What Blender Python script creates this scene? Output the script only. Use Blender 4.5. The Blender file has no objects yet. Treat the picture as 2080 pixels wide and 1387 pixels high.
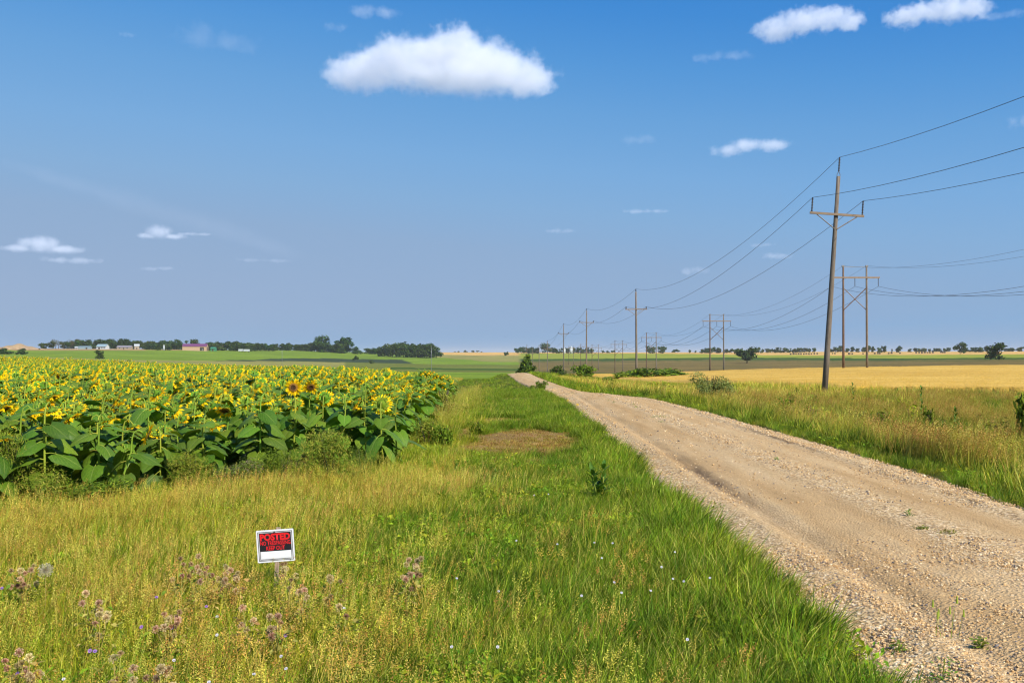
import bpy, math, random
import numpy as np
from mathutils import Vector, Matrix, Euler, noise as mn

R = math.radians
S = bpy.context.scene
COL = S.collection
random.seed(7)
rng = np.random.default_rng(11)

# ------------------------------------------------------------------ camera, sky, sun, exposure
F = 2022.0            # focal length in photograph pixels (35 mm lens)
EYE = 2.0
cam = bpy.data.objects.new('camera', bpy.data.cameras.new('camera'))
COL.objects.link(cam)
cam.data.lens = 35; cam.data.sensor_width = 36
cam.data.clip_end = 90000; cam.data.clip_start = 0.05
cam.location = (0, 0, EYE); cam.rotation_euler = (R(90.69), 0, 0)
S.camera = cam
SUN_EL, SUN_AZ = 40.0, 138.0
world = bpy.data.worlds.new('World'); S.world = world; world.use_nodes = True
wn = world.node_tree; bg = wn.nodes['Background']
sky = wn.nodes.new('ShaderNodeTexSky'); sky.sky_type = 'NISHITA'; sky.sun_disc = False
sky.sun_elevation = R(SUN_EL); sky.sun_rotation = R(SUN_AZ)
sky.air_density = 1.0; sky.dust_density = 0.6; sky.ozone_density = 3.0
def lin(c): return tuple((v / 255 / 12.92) if v / 255 <= .04045 else ((v / 255 + .055) / 1.055) ** 2.4 for v in c)
# colour response of the camera to the physical sky: brightness of the Nishita sky -> hue of the photograph's sky
sc_in = wn.nodes.new('ShaderNodeVectorMath'); sc_in.operation = 'SCALE'; sc_in.inputs[3].default_value = 0.1
wn.links.new(sky.outputs[0], sc_in.inputs[0])
sep = wn.nodes.new('ShaderNodeSeparateColor'); wn.links.new(sc_in.outputs[0], sep.inputs[0])
rp = wn.nodes.new('ShaderNodeValToRGB'); el = rp.color_ramp.elements
SKYR = [(.15, (44, 116, 204)), (.245, (68, 140, 213)), (.285, (88, 153, 217)), (.33, (106, 163, 219)), (.40, (123, 172, 221)), (.47, (134, 175, 217)), (.56, (144, 174, 210)), (.75, (153, 176, 208))]
while len(el) < len(SKYR): el.new(.5)
for i, (p_, c_) in enumerate(SKYR): el[i].position = p_; el[i].color = (*[v_ / 1.198 for v_ in lin(c_)], 1)
tcw = wn.nodes.new('ShaderNodeTexCoord'); sxw = wn.nodes.new('ShaderNodeSeparateXYZ'); wn.links.new(tcw.outputs['Generated'], sxw.inputs[0])
fl = wn.nodes.new('ShaderNodeMath'); fl.operation = 'MULTIPLY_ADD'; fl.inputs[1].default_value = -2.6; fl.inputs[2].default_value = .60; wn.links.new(sxw.outputs[2], fl.inputs[0])
fm = wn.nodes.new('ShaderNodeMath'); fm.operation = 'MINIMUM'; fm.inputs[1].default_value = .62; wn.links.new(fl.outputs[0], fm.inputs[0])
fx = wn.nodes.new('ShaderNodeMath'); fx.operation = 'MAXIMUM'; wn.links.new(fm.outputs[0], fx.inputs[0]); wn.links.new(sep.outputs[1], fx.inputs[1])
wn.links.new(fx.outputs[0], rp.inputs[0])
mx_ = wn.nodes.new('ShaderNodeMath'); mx_.operation = 'DIVIDE'; mx_.inputs[1].default_value = .75; wn.links.new(sep.outputs[1], mx_.inputs[0])
my_ = wn.nodes.new('ShaderNodeMath'); my_.operation = 'MAXIMUM'; my_.inputs[1].default_value = 1.0; wn.links.new(mx_.outputs[0], my_.inputs[0])
mz_ = wn.nodes.new('ShaderNodeMath'); mz_.operation = 'MULTIPLY'; mz_.inputs[1].default_value = 10.0; wn.links.new(my_.outputs[0], mz_.inputs[0])
ms_ = wn.nodes.new('ShaderNodeVectorMath'); ms_.operation = 'SCALE'; wn.links.new(rp.outputs[0], ms_.inputs[0]); wn.links.new(mz_.outputs[0], ms_.inputs[3])
wn.links.new(ms_.outputs[0], bg.inputs[0]); bg.inputs[1].default_value = 0.1
sl = bpy.data.lights.new('sun', 'SUN'); sl.energy = 5.0; sl.angle = R(0.53); sl.color = (1.0, 0.935, 0.83)
sun = bpy.data.objects.new('sun', sl); COL.objects.link(sun)
sd = Vector((math.sin(R(SUN_AZ)) * math.cos(R(SUN_EL)), math.cos(R(SUN_AZ)) * math.cos(R(SUN_EL)), math.sin(R(SUN_EL))))
sun.rotation_euler = sd.to_track_quat('Z', 'Y').to_euler()
S.view_settings.view_transform = 'Standard'; S.view_settings.look = 'None'
S.view_settings.gamma = 1; S.view_settings.use_curve_mapping = False; S.view_settings.exposure = 0.26
S.render.engine = 'CYCLES'
S.cycles.max_bounces = 7; S.cycles.diffuse_bounces = 3; S.cycles.transmission_bounces = 3
S.cycles.volume_bounces = 5; S.cycles.volume_step_rate = 1.0; S.cycles.volume_max_steps = 256
S.cycles.use_denoising = True
S.cycles.filter_width = 1.2

# ------------------------------------------------------------------ terrain height
def bil(xs, ys, Z, x, y):
    x = np.clip(x, xs[0], xs[-1]); y = np.clip(y, ys[0], ys[-1])
    i = np.clip(np.searchsorted(xs, x, side='right') - 1, 0, len(xs) - 2)
    j = np.clip(np.searchsorted(ys, y, side='right') - 1, 0, len(ys) - 2)
    u = (x - xs[i]) / (xs[i + 1] - xs[i]); v = (y - ys[j]) / (ys[j + 1] - ys[j])
    return (Z[j, i] * (1 - u) + Z[j, i + 1] * u) * (1 - v) + (Z[j + 1, i] * (1 - u) + Z[j + 1, i + 1] * u) * v

NX = np.array([-120, -75, -60, -40, -20, -9, -3.5, -2, 2, 7, 9, 14, 20, 30, 60, 110.])
NY = np.array([-30, 0, 30, 50, 75, 105, 125, 170, 200, 300.])
NZ = np.array([
 [.2, .1, 0, 0, 0, 0, 0, 0, 0, 0, -.3, -.6, -.7, -.7, -.7, -.6],
 [.2, .1, 0, 0, 0, 0, 0, 0, 0, 0, -.3, -.6, -.7, -.7, -.7, -.6],
 [.5, .4, .2, .1, 0, 0, 0, 0, 0, 0, -.32, -.65, -.75, -.75, -.75, -.7],
 [.8, .6, .3, .0, -.1, -.25, -.6, -.15, -.08, -.1, -.45, -.7, -.8, -.8, -.8, -.7],
 [.8, .6, .2, -.3, -.5, -.7, -1.0, -.5, -.4, -.5, -.8, -.95, -.9, -.85, -.85, -.8],
 [.8, .6, .2, -.5, -.9, -1.2, -1.3, -.8, -.7, -.9, -1.2, -1.4, -1.5, -1.1, -.95, -.8],
 [.8, .6, .1, -.65, -1.2, -1.6, -1.6, -1, -.88, -1.1, -1.5, -1.8, -1.9, -1.4, -1, -.8],
 [.4, .2, -.5, -1.5, -2.2, -2.4, -2.2, -1.5, -1.28, -1.5, -2.0, -2.4, -2.7, -2.2, -1.15, -.9],
 [0, -.4, -1.2, -2.5, -3.4, -3.6, -3.5, -3.2, -3, -3, -3, -3, -3, -2.6, -1.5, -1.1],
 [-1, -1.4, -2.4, -3.6, -4.6, -4.8, -4.8, -4.6, -4.4, -4.3, -4.2, -4.1, -4, -3.9, -3.1, -1.8]])
FD = np.array([200, 310, 435, 550, 670, 900, 1100, 1300, 1500, 1700, 2100, 2600, 5000, 12000.])
FP = np.array([-900, 0, 300, 600, 800, 1000, 1300, 1700, 2080, 3000.])
FZ = np.array([
 [-.3, -.8, -1, -.5, 0, 1.5, 4, 8.5, 9, 8.5, 8, 8, 8, 8],
 [-.3, -.8, -1, -.5, 0, 1.5, 4, 8.7, 9, 8.5, 8, 8, 8, 8],
 [-2.8, -4, -5, -4.5, -3.5, -2, 1.5, 8.2, 8.5, 8.5, 8, 8, 8, 8],
 [-3.6, -5, -6, -6.5, -6, -5, -3, 2, 7.2, 8, 8, 8, 8, 8],
 [-3.8, -5.3, -6.6, -7.4, -8, -7.5, -6.5, -4.5, -2, .5, 3.5, 5, 5, 5],
 [-3.5, -5.5, -7, -8, -8.6, -9, -8.5, -7, -5, -2.8, 3.8, 5, 5, 5],
 [-3, -5, -7, -8.5, -9.5, -8.5, -7, -5, -2.5, 0, 3.5, 5, 5, 5],
 [-1.8, -3.3, -5, -6.5, -6.5, -5.5, -4, -1.5, 1, 3.5, 6, 6, 6, 6],
 [-1.0, -1.9, -2.5, -2.2, -1.5, 0, 1.5, 3.5, 5, 6, 6, 6, 6, 6],
 [-1.0, -1.9, -2.5, -2.2, -1.5, 0, 1.5, 3.5, 5, 6, 6, 6, 6, 6]])

def hz(x, y):
    x = np.asarray(x, float); y = np.asarray(y, float)
    acc = 0
    for k in (-1, 0, 1):                       # a small tent filter rounds the table's creases
        for l in (-1, 0, 1):
            sx = np.clip(np.abs(x) * .06, .35, 8) * k; sy = np.clip(np.abs(y) * .06, 1., 30) * l
            acc = acc + bil(NX, NY, NZ, x + sx, y + sy) * (2 - abs(k)) * (2 - abs(l)) / 16
    yy = np.maximum(y, 1.0)
    px = 1040 + F * x / yy
    far = 0
    for l in (-1, 0, 1):
        for k in (-1, 0, 1):
            far = far + bil(FD, FP, FZ, np.maximum(yy, 200) * (1 + .05 * l), px + 60 * k) * (2 - abs(l)) * (2 - abs(k)) / 16
    t = np.clip((y - 185) / 110, 0, 1); t = t * t * (3 - 2 * t)
    return acc * (1 - t) + far * t

def h1(x, y): return float(hz(x, y))

def road_l(y): return np.interp(y, [-60, 6, 44, 60, 92, 168, 260], [2.3, 2.2, 2.2, 1.6, .5, -.9, -3.2])
def road_r(y): return np.interp(y, [-60, 6, 12, 17, 35, 44, 47.5, 51, 56, 75, 168, 260], [6.2, 6.3, 6.45, 6.75, 6.6, 6.35, 5.9, 4.5, 3.9, 3.6, 2.75, .8])
def field_front(x): return np.interp(x, [-60, -12, -7, -5.2, -4.4, -3.5, -2], [14.5, 13, 12.6, 12.9, 14.8, 16.4, 16.4])
def field_back(x): return np.interp(x, [-90, -60, -38, -20, -9, -3], [130, 128, 122, 106, 76, 50])
def field_edge(y): return np.interp(y, [13, 17, 30, 50, 76, 106], [-1.9, -2.05, -2.3, -2.9, -9, -20])
def in_sunflowers(x, y): return (y > field_front(x)) & (y < field_back(x)) & (x < field_edge(y))
def wheat_left(y): return np.interp(y, [60, 75, 100, 130, 168, 185, 240, 330], [24, 23, 20.5, 17.3, 15, 14.6, 14.6, 13])
def in_wheat(x, y):
    far = np.interp(1040 + F * x / np.maximum(y, 1), [1150, 1300, 1700, 2080, 3000], [305, 300, 262, 235, 225])
    near = np.interp(x, [20, 31, 60, 120], [70, 62, 56, 48])
    return (x > wheat_left(y)) & (y > near) & (y < far)

# ------------------------------------------------------------------ helpers
def tag(o, label=None, cat=None, group=None, kind=None):
    if label: o['label'] = label
    if cat: o['category'] = cat
    if group: o['group'] = group
    if kind: o['kind'] = kind
    return o

class MB:
    def __init__(self): self.v = []; self.f = []; self.c = []; self.uv = []; self.mi = []
    def add(self, vs, fs, col=(1, 1, 1), uvs=None, mi=0):
        b = len(self.v); self.v.extend([tuple(p) for p in vs])
        self.c.extend(col if isinstance(col, list) else [col] * len(vs))
        self.uv.extend(uvs if uvs else [(0, 0)] * len(vs))
        for f in fs: self.f.append(tuple(i + b for i in f)); self.mi.append(mi)
    def tube(self, pts, rad, n=6, col=(1, 1, 1), mi=0, cap=True):
        pts = [Vector(p) for p in pts]; rings = []
        rad = rad if isinstance(rad, (list, tuple)) else [rad] * len(pts)
        vs = []; u = None
        for i, p in enumerate(pts):
            t = (pts[min(i + 1, len(pts) - 1)] - pts[max(i - 1, 0)]).normalized()
            if u is None:
                u = t.cross(Vector((0, 0, 1)) if abs(t.z) < .9 else Vector((1, 0, 0))).normalized()
            u = (u - t * u.dot(t)).normalized(); w = t.cross(u)
            for k in range(n):
                a = 2 * math.pi * k / n
                vs.append(p + (u * math.cos(a) + w * math.sin(a)) * rad[i])
        fs = []
        for i in range(len(pts) - 1):
            for k in range(n):
                a = i * n + k; b = i * n + (k + 1) % n
                fs.append((a, b, b + n, a + n))
        if cap:
            fs.append(tuple(range(n))[::-1]); fs.append(tuple((len(pts) - 1) * n + k for k in range(n)))
        self.add(vs, fs, col, mi=mi)
    def box(self, c, s, M=None, col=(1, 1, 1), mi=0):
        vs = []
        for dz in (-.5, .5):
            for dx, dy in ((-.5, -.5), (.5, -.5), (.5, .5), (-.5, .5)):
                p = Vector((dx * s[0], dy * s[1], dz * s[2]))
                if M: p = M @ p
                vs.append(p + Vector(c))
        self.add(vs, [(3, 2, 1, 0), (4, 5, 6, 7), (0, 1, 5, 4), (1, 2, 6, 5), (2, 3, 7, 6), (3, 0, 4, 7)], col, mi=mi)
    def mesh(self, name, mats, smooth=False):
        me = bpy.data.meshes.new(name)
        me.from_pydata(self.v, [], self.f)
        a = me.color_attributes.new('Col', 'FLOAT_COLOR', 'POINT')
        arr = np.ones((len(self.v), 4), np.float32); arr[:, :3] = np.array([c[:3] for c in self.c], np.float32) if self.v else 0
        a.data.foreach_set('color', arr.ravel())
        if any(u != (0, 0) for u in self.uv):
            ul = me.uv_layers.new(name='UVMap')
            li = np.zeros(len(me.loops), np.int32); me.loops.foreach_get('vertex_index', li)
            ul.data.foreach_set('uv', np.array(self.uv, np.float32)[li].ravel())
        for m in (mats if isinstance(mats, (list, tuple)) else [mats]): me.materials.append(m)
        me.polygons.foreach_set('material_index', np.array(self.mi, np.int32))
        if smooth: me.polygons.foreach_set('use_smooth', np.ones(len(me.polygons), bool))
        me.update(); return me

def obj(name, me, parent=None, loc=None, mw=None):
    o = bpy.data.objects.new(name, me); COL.objects.link(o)
    if parent: o.parent = parent
    if loc is not None: o.location = loc
    if mw is not None: o.matrix_basis = mw
    return o
def empty(name, loc, rz=0, label=None, cat=None, group=None):
    o = bpy.data.objects.new(name, None); COL.objects.link(o); o.location = loc; o.rotation_euler = (0, 0, rz)
    o.empty_display_size = .1
    return tag(o, label, cat, group)

def N(nt, typ, **kw):
    n = nt.nodes.new(typ)
    for k, v in kw.items():
        if k.startswith('i_'): n.inputs[int(k[2:])].default_value = v
        else: setattr(n, k, v)
    return n
def new_mat(name):
    m = bpy.data.materials.new(name); m.use_nodes = True
    nt = m.node_tree; b = nt.nodes['Principled BSDF']; b.inputs['Specular IOR Level'].default_value = .25
    return m, nt, b
def ramp(nt, pts):
    r = nt.nodes.new('ShaderNodeValToRGB'); e = r.color_ramp.elements
    while len(e) < len(pts): e.new(.5)
    for i, (p, c) in enumerate(pts): e[i].position = p; e[i].color = (*c, 1) if len(c) == 3 else c
    return r
def mixc(nt, mode, fac, a, b):
    m = nt.nodes.new('ShaderNodeMix'); m.data_type = 'RGBA'; m.blend_type = mode; m.clamp_factor = True
    for i, v in ((0, fac), (6, a), (7, b)):
        if isinstance(v, (int, float)): m.inputs[i].default_value = v
        elif isinstance(v, tuple): m.inputs[i].default_value = (*v, 1)
        else: nt.links.new(v, m.inputs[i])
    return m.outputs[2]

def simple_mat(name, col, rough=.7, scale=6, amount=.35, bump=.0, metal=0, stretch=None, dark=None, spec=.25):
    """one base colour broken up by noise in the object's own space"""
    m, nt, b = new_mat(name)
    tc = N(nt, 'ShaderNodeTexCoord'); mp = N(nt, 'ShaderNodeMapping'); nt.links.new(tc.outputs['Object'], mp.inputs[0])
    if stretch: mp.inputs['Scale'].default_value = stretch
    nz = N(nt, 'ShaderNodeTexNoise'); nz.inputs['Scale'].default_value = scale; nz.inputs['Detail'].default_value = 6; nz.inputs['Roughness'].default_value = .65
    nt.links.new(mp.outputs[0], nz.inputs['Vector'])
    d = dark or tuple(c * (1 - amount) for c in col); l = tuple(min(1, c * (1 + amount)) for c in col)
    r = ramp(nt, [(.32, d), (.5, col), (.7, l)]); nt.links.new(nz.outputs[0], r.inputs[0])
    nt.links.new(r.outputs[0], b.inputs['Base Color']); b.inputs['Roughness'].default_value = rough
    b.inputs['Metallic'].default_value = metal; b.inputs['Specular IOR Level'].default_value = spec
    if bump:
        bp = N(nt, 'ShaderNodeBump'); bp.inputs['Strength'].default_value = bump; bp.inputs['Distance'].default_value = .02
        nt.links.new(nz.outputs[0], bp.inputs['Height']); nt.links.new(bp.outputs[0], b.inputs['Normal'])
    return m

def plant_mat(name, tint=(1, 1, .55), var=.25, transl=.3, rough=.65, patch=None, patch_scale=.5, spec=.10, tcol=(1.25, 1.2, .5), huevar=.04):
    """vertex colour x random shade per instance, patches of another shade across the ground, light passing through blades"""
    m, nt, b = new_mat(name)
    at = N(nt, 'ShaderNodeAttribute', attribute_name='Col')
    oi = N(nt, 'ShaderNodeObjectInfo')
    hs = N(nt, 'ShaderNodeHueSaturation')
    mr = N(nt, 'ShaderNodeMapRange'); mr.inputs[3].default_value = 1 - var; mr.inputs[4].default_value = 1 + var
    nt.links.new(oi.outputs['Random'], mr.inputs[0]); nt.links.new(mr.outputs[0], hs.inputs['Value'])
    wn_ = N(nt, 'ShaderNodeTexWhiteNoise', noise_dimensions='1D'); nt.links.new(oi.outputs['Random'], wn_.inputs['W'])
    mh = N(nt, 'ShaderNodeMapRange'); mh.inputs[3].default_value = .5 - huevar; mh.inputs[4].default_value = .5 + huevar
    nt.links.new(wn_.outputs['Value'], mh.inputs[0]); nt.links.new(mh.outputs[0], hs.inputs['Hue'])
    c = mixc(nt, 'MULTIPLY', 1.0, at.outputs['Color'], tint)
    if patch:
        g = N(nt, 'ShaderNodeNewGeometry'); nz = N(nt, 'ShaderNodeTexNoise'); nz.inputs['Scale'].default_value = patch_scale; nz.inputs['Detail'].default_value = 4
        mp = N(nt, 'ShaderNodeMapping'); mp.inputs['Scale'].default_value = (1, 1, .15)
        nt.links.new(g.outputs['Position'], mp.inputs[0]); nt.links.new(mp.outputs[0], nz.inputs['Vector'])
        r = ramp(nt, [(.4, (0, 0, 0)), (.62, (1, 1, 1))]); nt.links.new(nz.outputs[0], r.inputs[0])
        c = mixc(nt, 'MULTIPLY', r.outputs[0], c, patch)
    nt.links.new(c, hs.inputs['Color'])
    nt.links.new(hs.outputs[0], b.inputs['Base Color']); b.inputs['Roughness'].default_value = rough
    b.inputs['Specular IOR Level'].default_value = spec
    if transl:
        tr = N(nt, 'ShaderNodeBsdfTranslucent'); mx = N(nt, 'ShaderNodeMixShader'); mx.inputs[0].default_value = transl
        nt.links.new(mixc(nt, 'MULTIPLY', 1.0, hs.outputs[0], tuple(min(1, t) if t <= 1 else t for t in tcol)), tr.inputs[0])
        nt.links.new(b.outputs[0], mx.inputs[1]); nt.links.new(tr.outputs[0], mx.inputs[2])
        nt.links.new(mx.outputs[0], nt.nodes['Material Output'].inputs[0])
    return m

def scatter(name, pts, rots, scl, idx, protos, kind='stuff', label=None, cat=None):
    """one object whose points each carry an instance of one of the proto meshes"""
    me = bpy.data.meshes.new(name + '_points'); n = len(pts)
    me.vertices.add(n); me.vertices.foreach_set('co', np.asarray(pts, np.float32).ravel())
    for nm, ty, key, arr in (('rot', 'FLOAT_VECTOR', 'vector', rots), ('scl', 'FLOAT_VECTOR', 'vector', scl), ('idx', 'INT', 'value', idx)):
        a = me.attributes.new(nm, ty, 'POINT'); arr = np.asarray(arr, np.float32 if ty != 'INT' else np.int32)
        a.data.foreach_set(key, arr.ravel())
    o = obj(name, me); tag(o, label, cat, kind=kind)
    ng = bpy.data.node_groups.new(name + '_scatter', 'GeometryNodeTree')
    ng.interface.new_socket('Geometry', in_out='INPUT', socket_type='NodeSocketGeometry')
    ng.interface.new_socket('Geometry', in_out='OUTPUT', socket_type='NodeSocketGeometry')
    gi = ng.nodes.new('NodeGroupInput'); go = ng.nodes.new('NodeGroupOutput')
    iop = ng.nodes.new('GeometryNodeInstanceOnPoints'); jn = ng.nodes.new('GeometryNodeJoinGeometry')
    for p in protos:
        po = bpy.data.objects.new(name + '_tuft', p)
        oi = ng.nodes.new('GeometryNodeObjectInfo'); oi.inputs['Object'].default_value = po; oi.inputs['As Instance'].default_value = True
        ng.links.new(oi.outputs['Geometry'], jn.inputs[0])
    ng.links.new(jn.outputs[0], iop.inputs['Instance']); iop.inputs['Pick Instance'].default_value = True
    for nm, ty, sock in (('rot', 'FLOAT_VECTOR', 'Rotation'), ('scl', 'FLOAT_VECTOR', 'Scale'), ('idx', 'INT', 'Instance Index')):
        na = ng.nodes.new('GeometryNodeInputNamedAttribute'); na.data_type = ty; na.inputs['Name'].default_value = nm
        ng.links.new(na.outputs['Attribute'], iop.inputs[sock])
    ng.links.new(gi.outputs[0], iop.inputs['Points']); ng.links.new(iop.outputs[0], go.inputs[0])
    md = o.modifiers.new('scatter', 'NODES'); md.node_group = ng
    return o

def vnoise(x, y, s, seed=0):
    """cheap smooth value noise for numpy arrays, 0..1"""
    r = np.random.default_rng(1000 + seed); T = r.random((256, 256))
    u = np.asarray(x) / s + 91.3; v = np.asarray(y) / s + 47.7
    i = np.floor(u).astype(int); j = np.floor(v).astype(int); a = u - i; b = v - j
    a = a * a * (3 - 2 * a); b = b * b * (3 - 2 * b)
    g = lambda p, q: T[p % 256, q % 256]
    return (g(i, j) * (1 - a) + g(i + 1, j) * a) * (1 - b) + (g(i, j + 1) * (1 - a) + g(i + 1, j + 1) * a) * b

# ------------------------------------------------------------------ ground
PAL = dict(soil=(.10, .07, .035), verge=(.085, .085, .02), vergedry=(.22, .17, .05), gold=(.60, .36, .06), dead=(.31, .19, .075),
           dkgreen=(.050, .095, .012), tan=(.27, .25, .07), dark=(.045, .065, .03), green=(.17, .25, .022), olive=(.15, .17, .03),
           brown=(.175, .13, .04), ygreen=(.27, .30, .03), fwheat=(.62, .38, .12), dirt=(.36, .24, .10), olive2=(.15, .19, .03), white=(.6, .6, .5))
def ground_colour(x, y):
    px = 1040 + F * x / np.maximum(y, 1)
    w = (vnoise(x, y, 45, 1) - .5) * .05 + (vnoise(x, y, 12, 2) - .5) * .02
    d = y * (1 + w)
    out = np.zeros(x.shape + (3,)); out[:] = PAL['olive']
    def band(mask, cname): out[mask] = PAL[cname]
    Lp = [-2500, 0, 300, 600, 800, 1000, 1060]
    left = px < 1052
    e1 = np.interp(px, Lp, [250, 250, 450, 600, 620, 640, 660]); e2 = np.interp(px, Lp, [690, 690, 730, 880, 930, 960, 960])
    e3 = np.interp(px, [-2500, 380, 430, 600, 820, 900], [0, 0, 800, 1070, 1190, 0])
    e4 = np.interp(px, Lp, [1170, 1170, 1220, 1480, 1700, 1150, 1150])
    band(left & (d < e1), 'dkgreen'); band(left & (d >= e1) & (d < e2), 'tan')
    band(left & (px > 700) & (d < e2), 'olive'); band(left & (px > 700) & (d < 500), 'green')
    band(left & (px > 790) & (d > 610) & (d < 690), 'dkgreen')
    band(left & (d >= e2) & (d < e3), 'dark'); band(left & (d >= np.maximum(e2, e3)) & (d < e4), 'green')  # the dark strip is a cloud shadow painted into the field colour
    band(left & (d >= e4) & (px < 420), 'dirt'); band(left & (d >= e4) & (px >= 380) & (px < 790), 'olive2')
    band(left & (d >= e4) & (px >= 790), 'tan'); band(left & (d >= 1750) & (px >= 790), 'fwheat')
    right = ~left
    Rp = [1050, 1300, 1500, 1700, 2080, 3500]
    r1 = np.interp(px, Rp, [520, 400, 370, 330, 300, 280]); r2 = np.interp(px, Rp, [1230, 1160, 1120, 980, 640, 560])
    r3 = np.interp(px, Rp, [1400, 1330, 1290, 1140, 740, 660]); r4 = np.interp(px, Rp, [2000, 1900, 1560, 1380, 1080, 1000])
    band(right & (d < r1), 'dkgreen'); band(right & (d >= r1) & (d < r2), 'brown'); band(right & (d >= r2) & (d < r3), 'dkgreen')
    band(right & (d >= r3) & (d < r4), 'ygreen'); band(right & (d >= r4), 'fwheat')
    strip = (np.abs(d - (r1 + 60)) < 25) | (np.abs(d - (r2 - 60)) < 25)
    out[right & strip] = (np.array(PAL['brown']) + np.array(PAL['dkgreen'])) / 2
    # patchiness inside the bands
    k = .8 + .4 * vnoise(x, y * 2.5, 60, 3) * .6 + .16 * vnoise(x, y * 3, 17, 4)
    out *= k[..., None]
    near = y < 210
    out[near] = PAL['verge']
    out[near & (x > 8) & (vnoise(x, y, 3, 5) > .55)] = PAL['vergedry']
    out[near & in_sunflowers(x, y)] = PAL['soil']
    out[in_wheat(x, y)] = PAL['gold']
    return out
def dead_patch(x, y):
    """mown or scorched spots on the verge: returns 0..1"""
    r = (vnoise(x, y, .7, 8) - .5) * .5 + (vnoise(x, y, .25, 9) - .5) * .35
    e = lambda cx, cy, a, b: 1 - np.sqrt(((x - cx) / a) ** 2 + ((y - cy) / b) ** 2)
    v = np.maximum.reduce([e(.22, 22.3, 1.62, 4.7), e(-.35, 29.5, 1.1, 1.8) - .05, e(.35, 44.5, 1.3, 2.0), e(-1.2, 24.5, .35, 3.5) - .1])
    return np.clip((v + r * .8) * 4, 0, 1)

angs = np.concatenate([np.linspace(R(-62), R(62), 560), np.linspace(R(62), R(298), 60)[1:-1]])
rads = np.concatenate([[.4], np.geomspace(1.2, 9000, 350)])
A, D = np.meshgrid(angs, rads)
GX = np.sin(A) * D; GY = np.cos(A) * D
GZ = hz(GX, GY)
GZ += np.where(D < 200, (vnoise(GX, GY, 1.1, 20) - .5) * .05 + (vnoise(GX, GY, .35, 21) - .5) * .02, 0)
inroad = (GX > road_l(GY) - .15) & (GX < road_r(GY) + .15) & (GY > -60) & (GY < 200)
GZ = np.where(inroad, hz(GX, GY) - .09, GZ)
nr, na = GX.shape
V = np.stack([GX, GY, GZ], -1).reshape(-1, 3)
I = np.arange(nr * na).reshape(nr, na); Ir = np.roll(I, -1, 1)
quads = np.stack([I[:-1], Ir[:-1], Ir[1:], I[1:]], -1).reshape(-1, 4)[:, ::-1]
me = bpy.data.meshes.new('ground'); me.from_pydata(V.tolist(), [], quads.tolist())
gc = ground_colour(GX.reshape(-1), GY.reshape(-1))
dp = dead_patch(GX.reshape(-1), GY.reshape(-1))[:, None]
gc = gc * (1 - dp) + np.array(PAL['dead']) * dp
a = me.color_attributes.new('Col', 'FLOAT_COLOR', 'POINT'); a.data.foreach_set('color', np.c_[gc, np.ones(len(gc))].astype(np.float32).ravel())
me.polygons.foreach_set('use_smooth', np.ones(len(me.polygons), bool))
gm, nt, b = new_mat('ground')
at = N(nt, 'ShaderNodeAttribute', attribute_name='Col'); g = N(nt, 'ShaderNodeNewGeometry')
mp = N(nt, 'ShaderNodeMapping'); mp.inputs['Scale'].default_value = (1, 1, .1); nt.links.new(g.outputs['Position'], mp.inputs[0])
n1 = N(nt, 'ShaderNodeTexNoise'); n1.inputs['Scale'].default_value = .35; n1.inputs['Detail'].default_value = 9; n1.inputs['Roughness'].default_value = .7
n2 = N(nt, 'ShaderNodeTexNoise'); n2.inputs['Scale'].default_value = .02; n2.inputs['Detail'].default_value = 5
for n_ in (n1, n2): nt.links.new(mp.outputs[0], n_.inputs['Vector'])
r1_ = ramp(nt, [(.3, (.6, .62, .6)), (.5, (1, 1, 1)), (.7, (1.45, 1.35, 1.2))]); nt.links.new(n1.outputs[0], r1_.inputs[0])
r2_ = ramp(nt, [(.3, (.8, .85, .8)), (.7, (1.2, 1.12, 1.05))]); nt.links.new(n2.outputs[0], r2_.inputs[0])
c = mixc(nt, 'MULTIPLY', 1.0, at.outputs['Color'], r1_.outputs[0]); c = mixc(nt, 'MULTIPLY', 1.0, c, r2_.outputs[0])
nt.links.new(c, b.inputs['Base Color']); b.inputs['Roughness'].default_value = .95; b.inputs['Specular IOR Level'].default_value = .05
bp = N(nt, 'ShaderNodeBump'); bp.inputs['Strength'].default_value = .6; bp.inputs['Distance'].default_value = .06
nt.links.new(n1.outputs[0], bp.inputs['Height']); nt.links.new(bp.outputs[0], b.inputs['Normal'])
me.materials.append(gm); tag(obj('ground', me), kind='structure')

# ------------------------------------------------------------------ gravel road
ry = np.concatenate([np.linspace(-40, 4, 30), np.geomspace(4.3, 205, 420)])
ru = np.linspace(0, 1, 61)
RX = road_l(ry)[:, None] * (1 - ru) + road_r(ry)[:, None] * ru
RX[:, 0] -= .1; RX[:, -1] += .1
wob = (vnoise(ry, ry * 0, 1.2, 30) - .5) * .25
RX[:, 0] += wob; RX[:, -1] += (vnoise(ry, ry * 0 + 9, 1.5, 31) - .5) * .3
RY = np.repeat(ry[:, None], len(ru), 1)
RZ = hz(RX, RY) + .02 + .10 * np.sin(np.pi * ru)[None, :] ** .7
def rut(x, c, w, a): return a * np.exp(-((x - c) / w) ** 2)
RZ += rut(RX, 3.05, .13, -.035) + rut(RX, 2.78, .12, .02) + rut(RX, 5.75, .35, -.02) + rut(RX, 6.05, .12, .03) + rut(RX, 4.5, .3, .02)
RZ += (vnoise(RX, RY, .3, 32) - .5) * .02 + (vnoise(RX, RY / 4, .16, 33) - .5) * .02
RZ[:, 0] -= .16; RZ[:, -1] -= .16
V = np.stack([RX, RY, RZ], -1).reshape(-1, 3); n_u = len(ru); I = np.arange(len(V)).reshape(len(ry), n_u)
q = np.stack([I[:-1, :-1], I[:-1, 1:], I[1:, 1:], I[1:, :-1]], -1).reshape(-1, 4)
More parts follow.
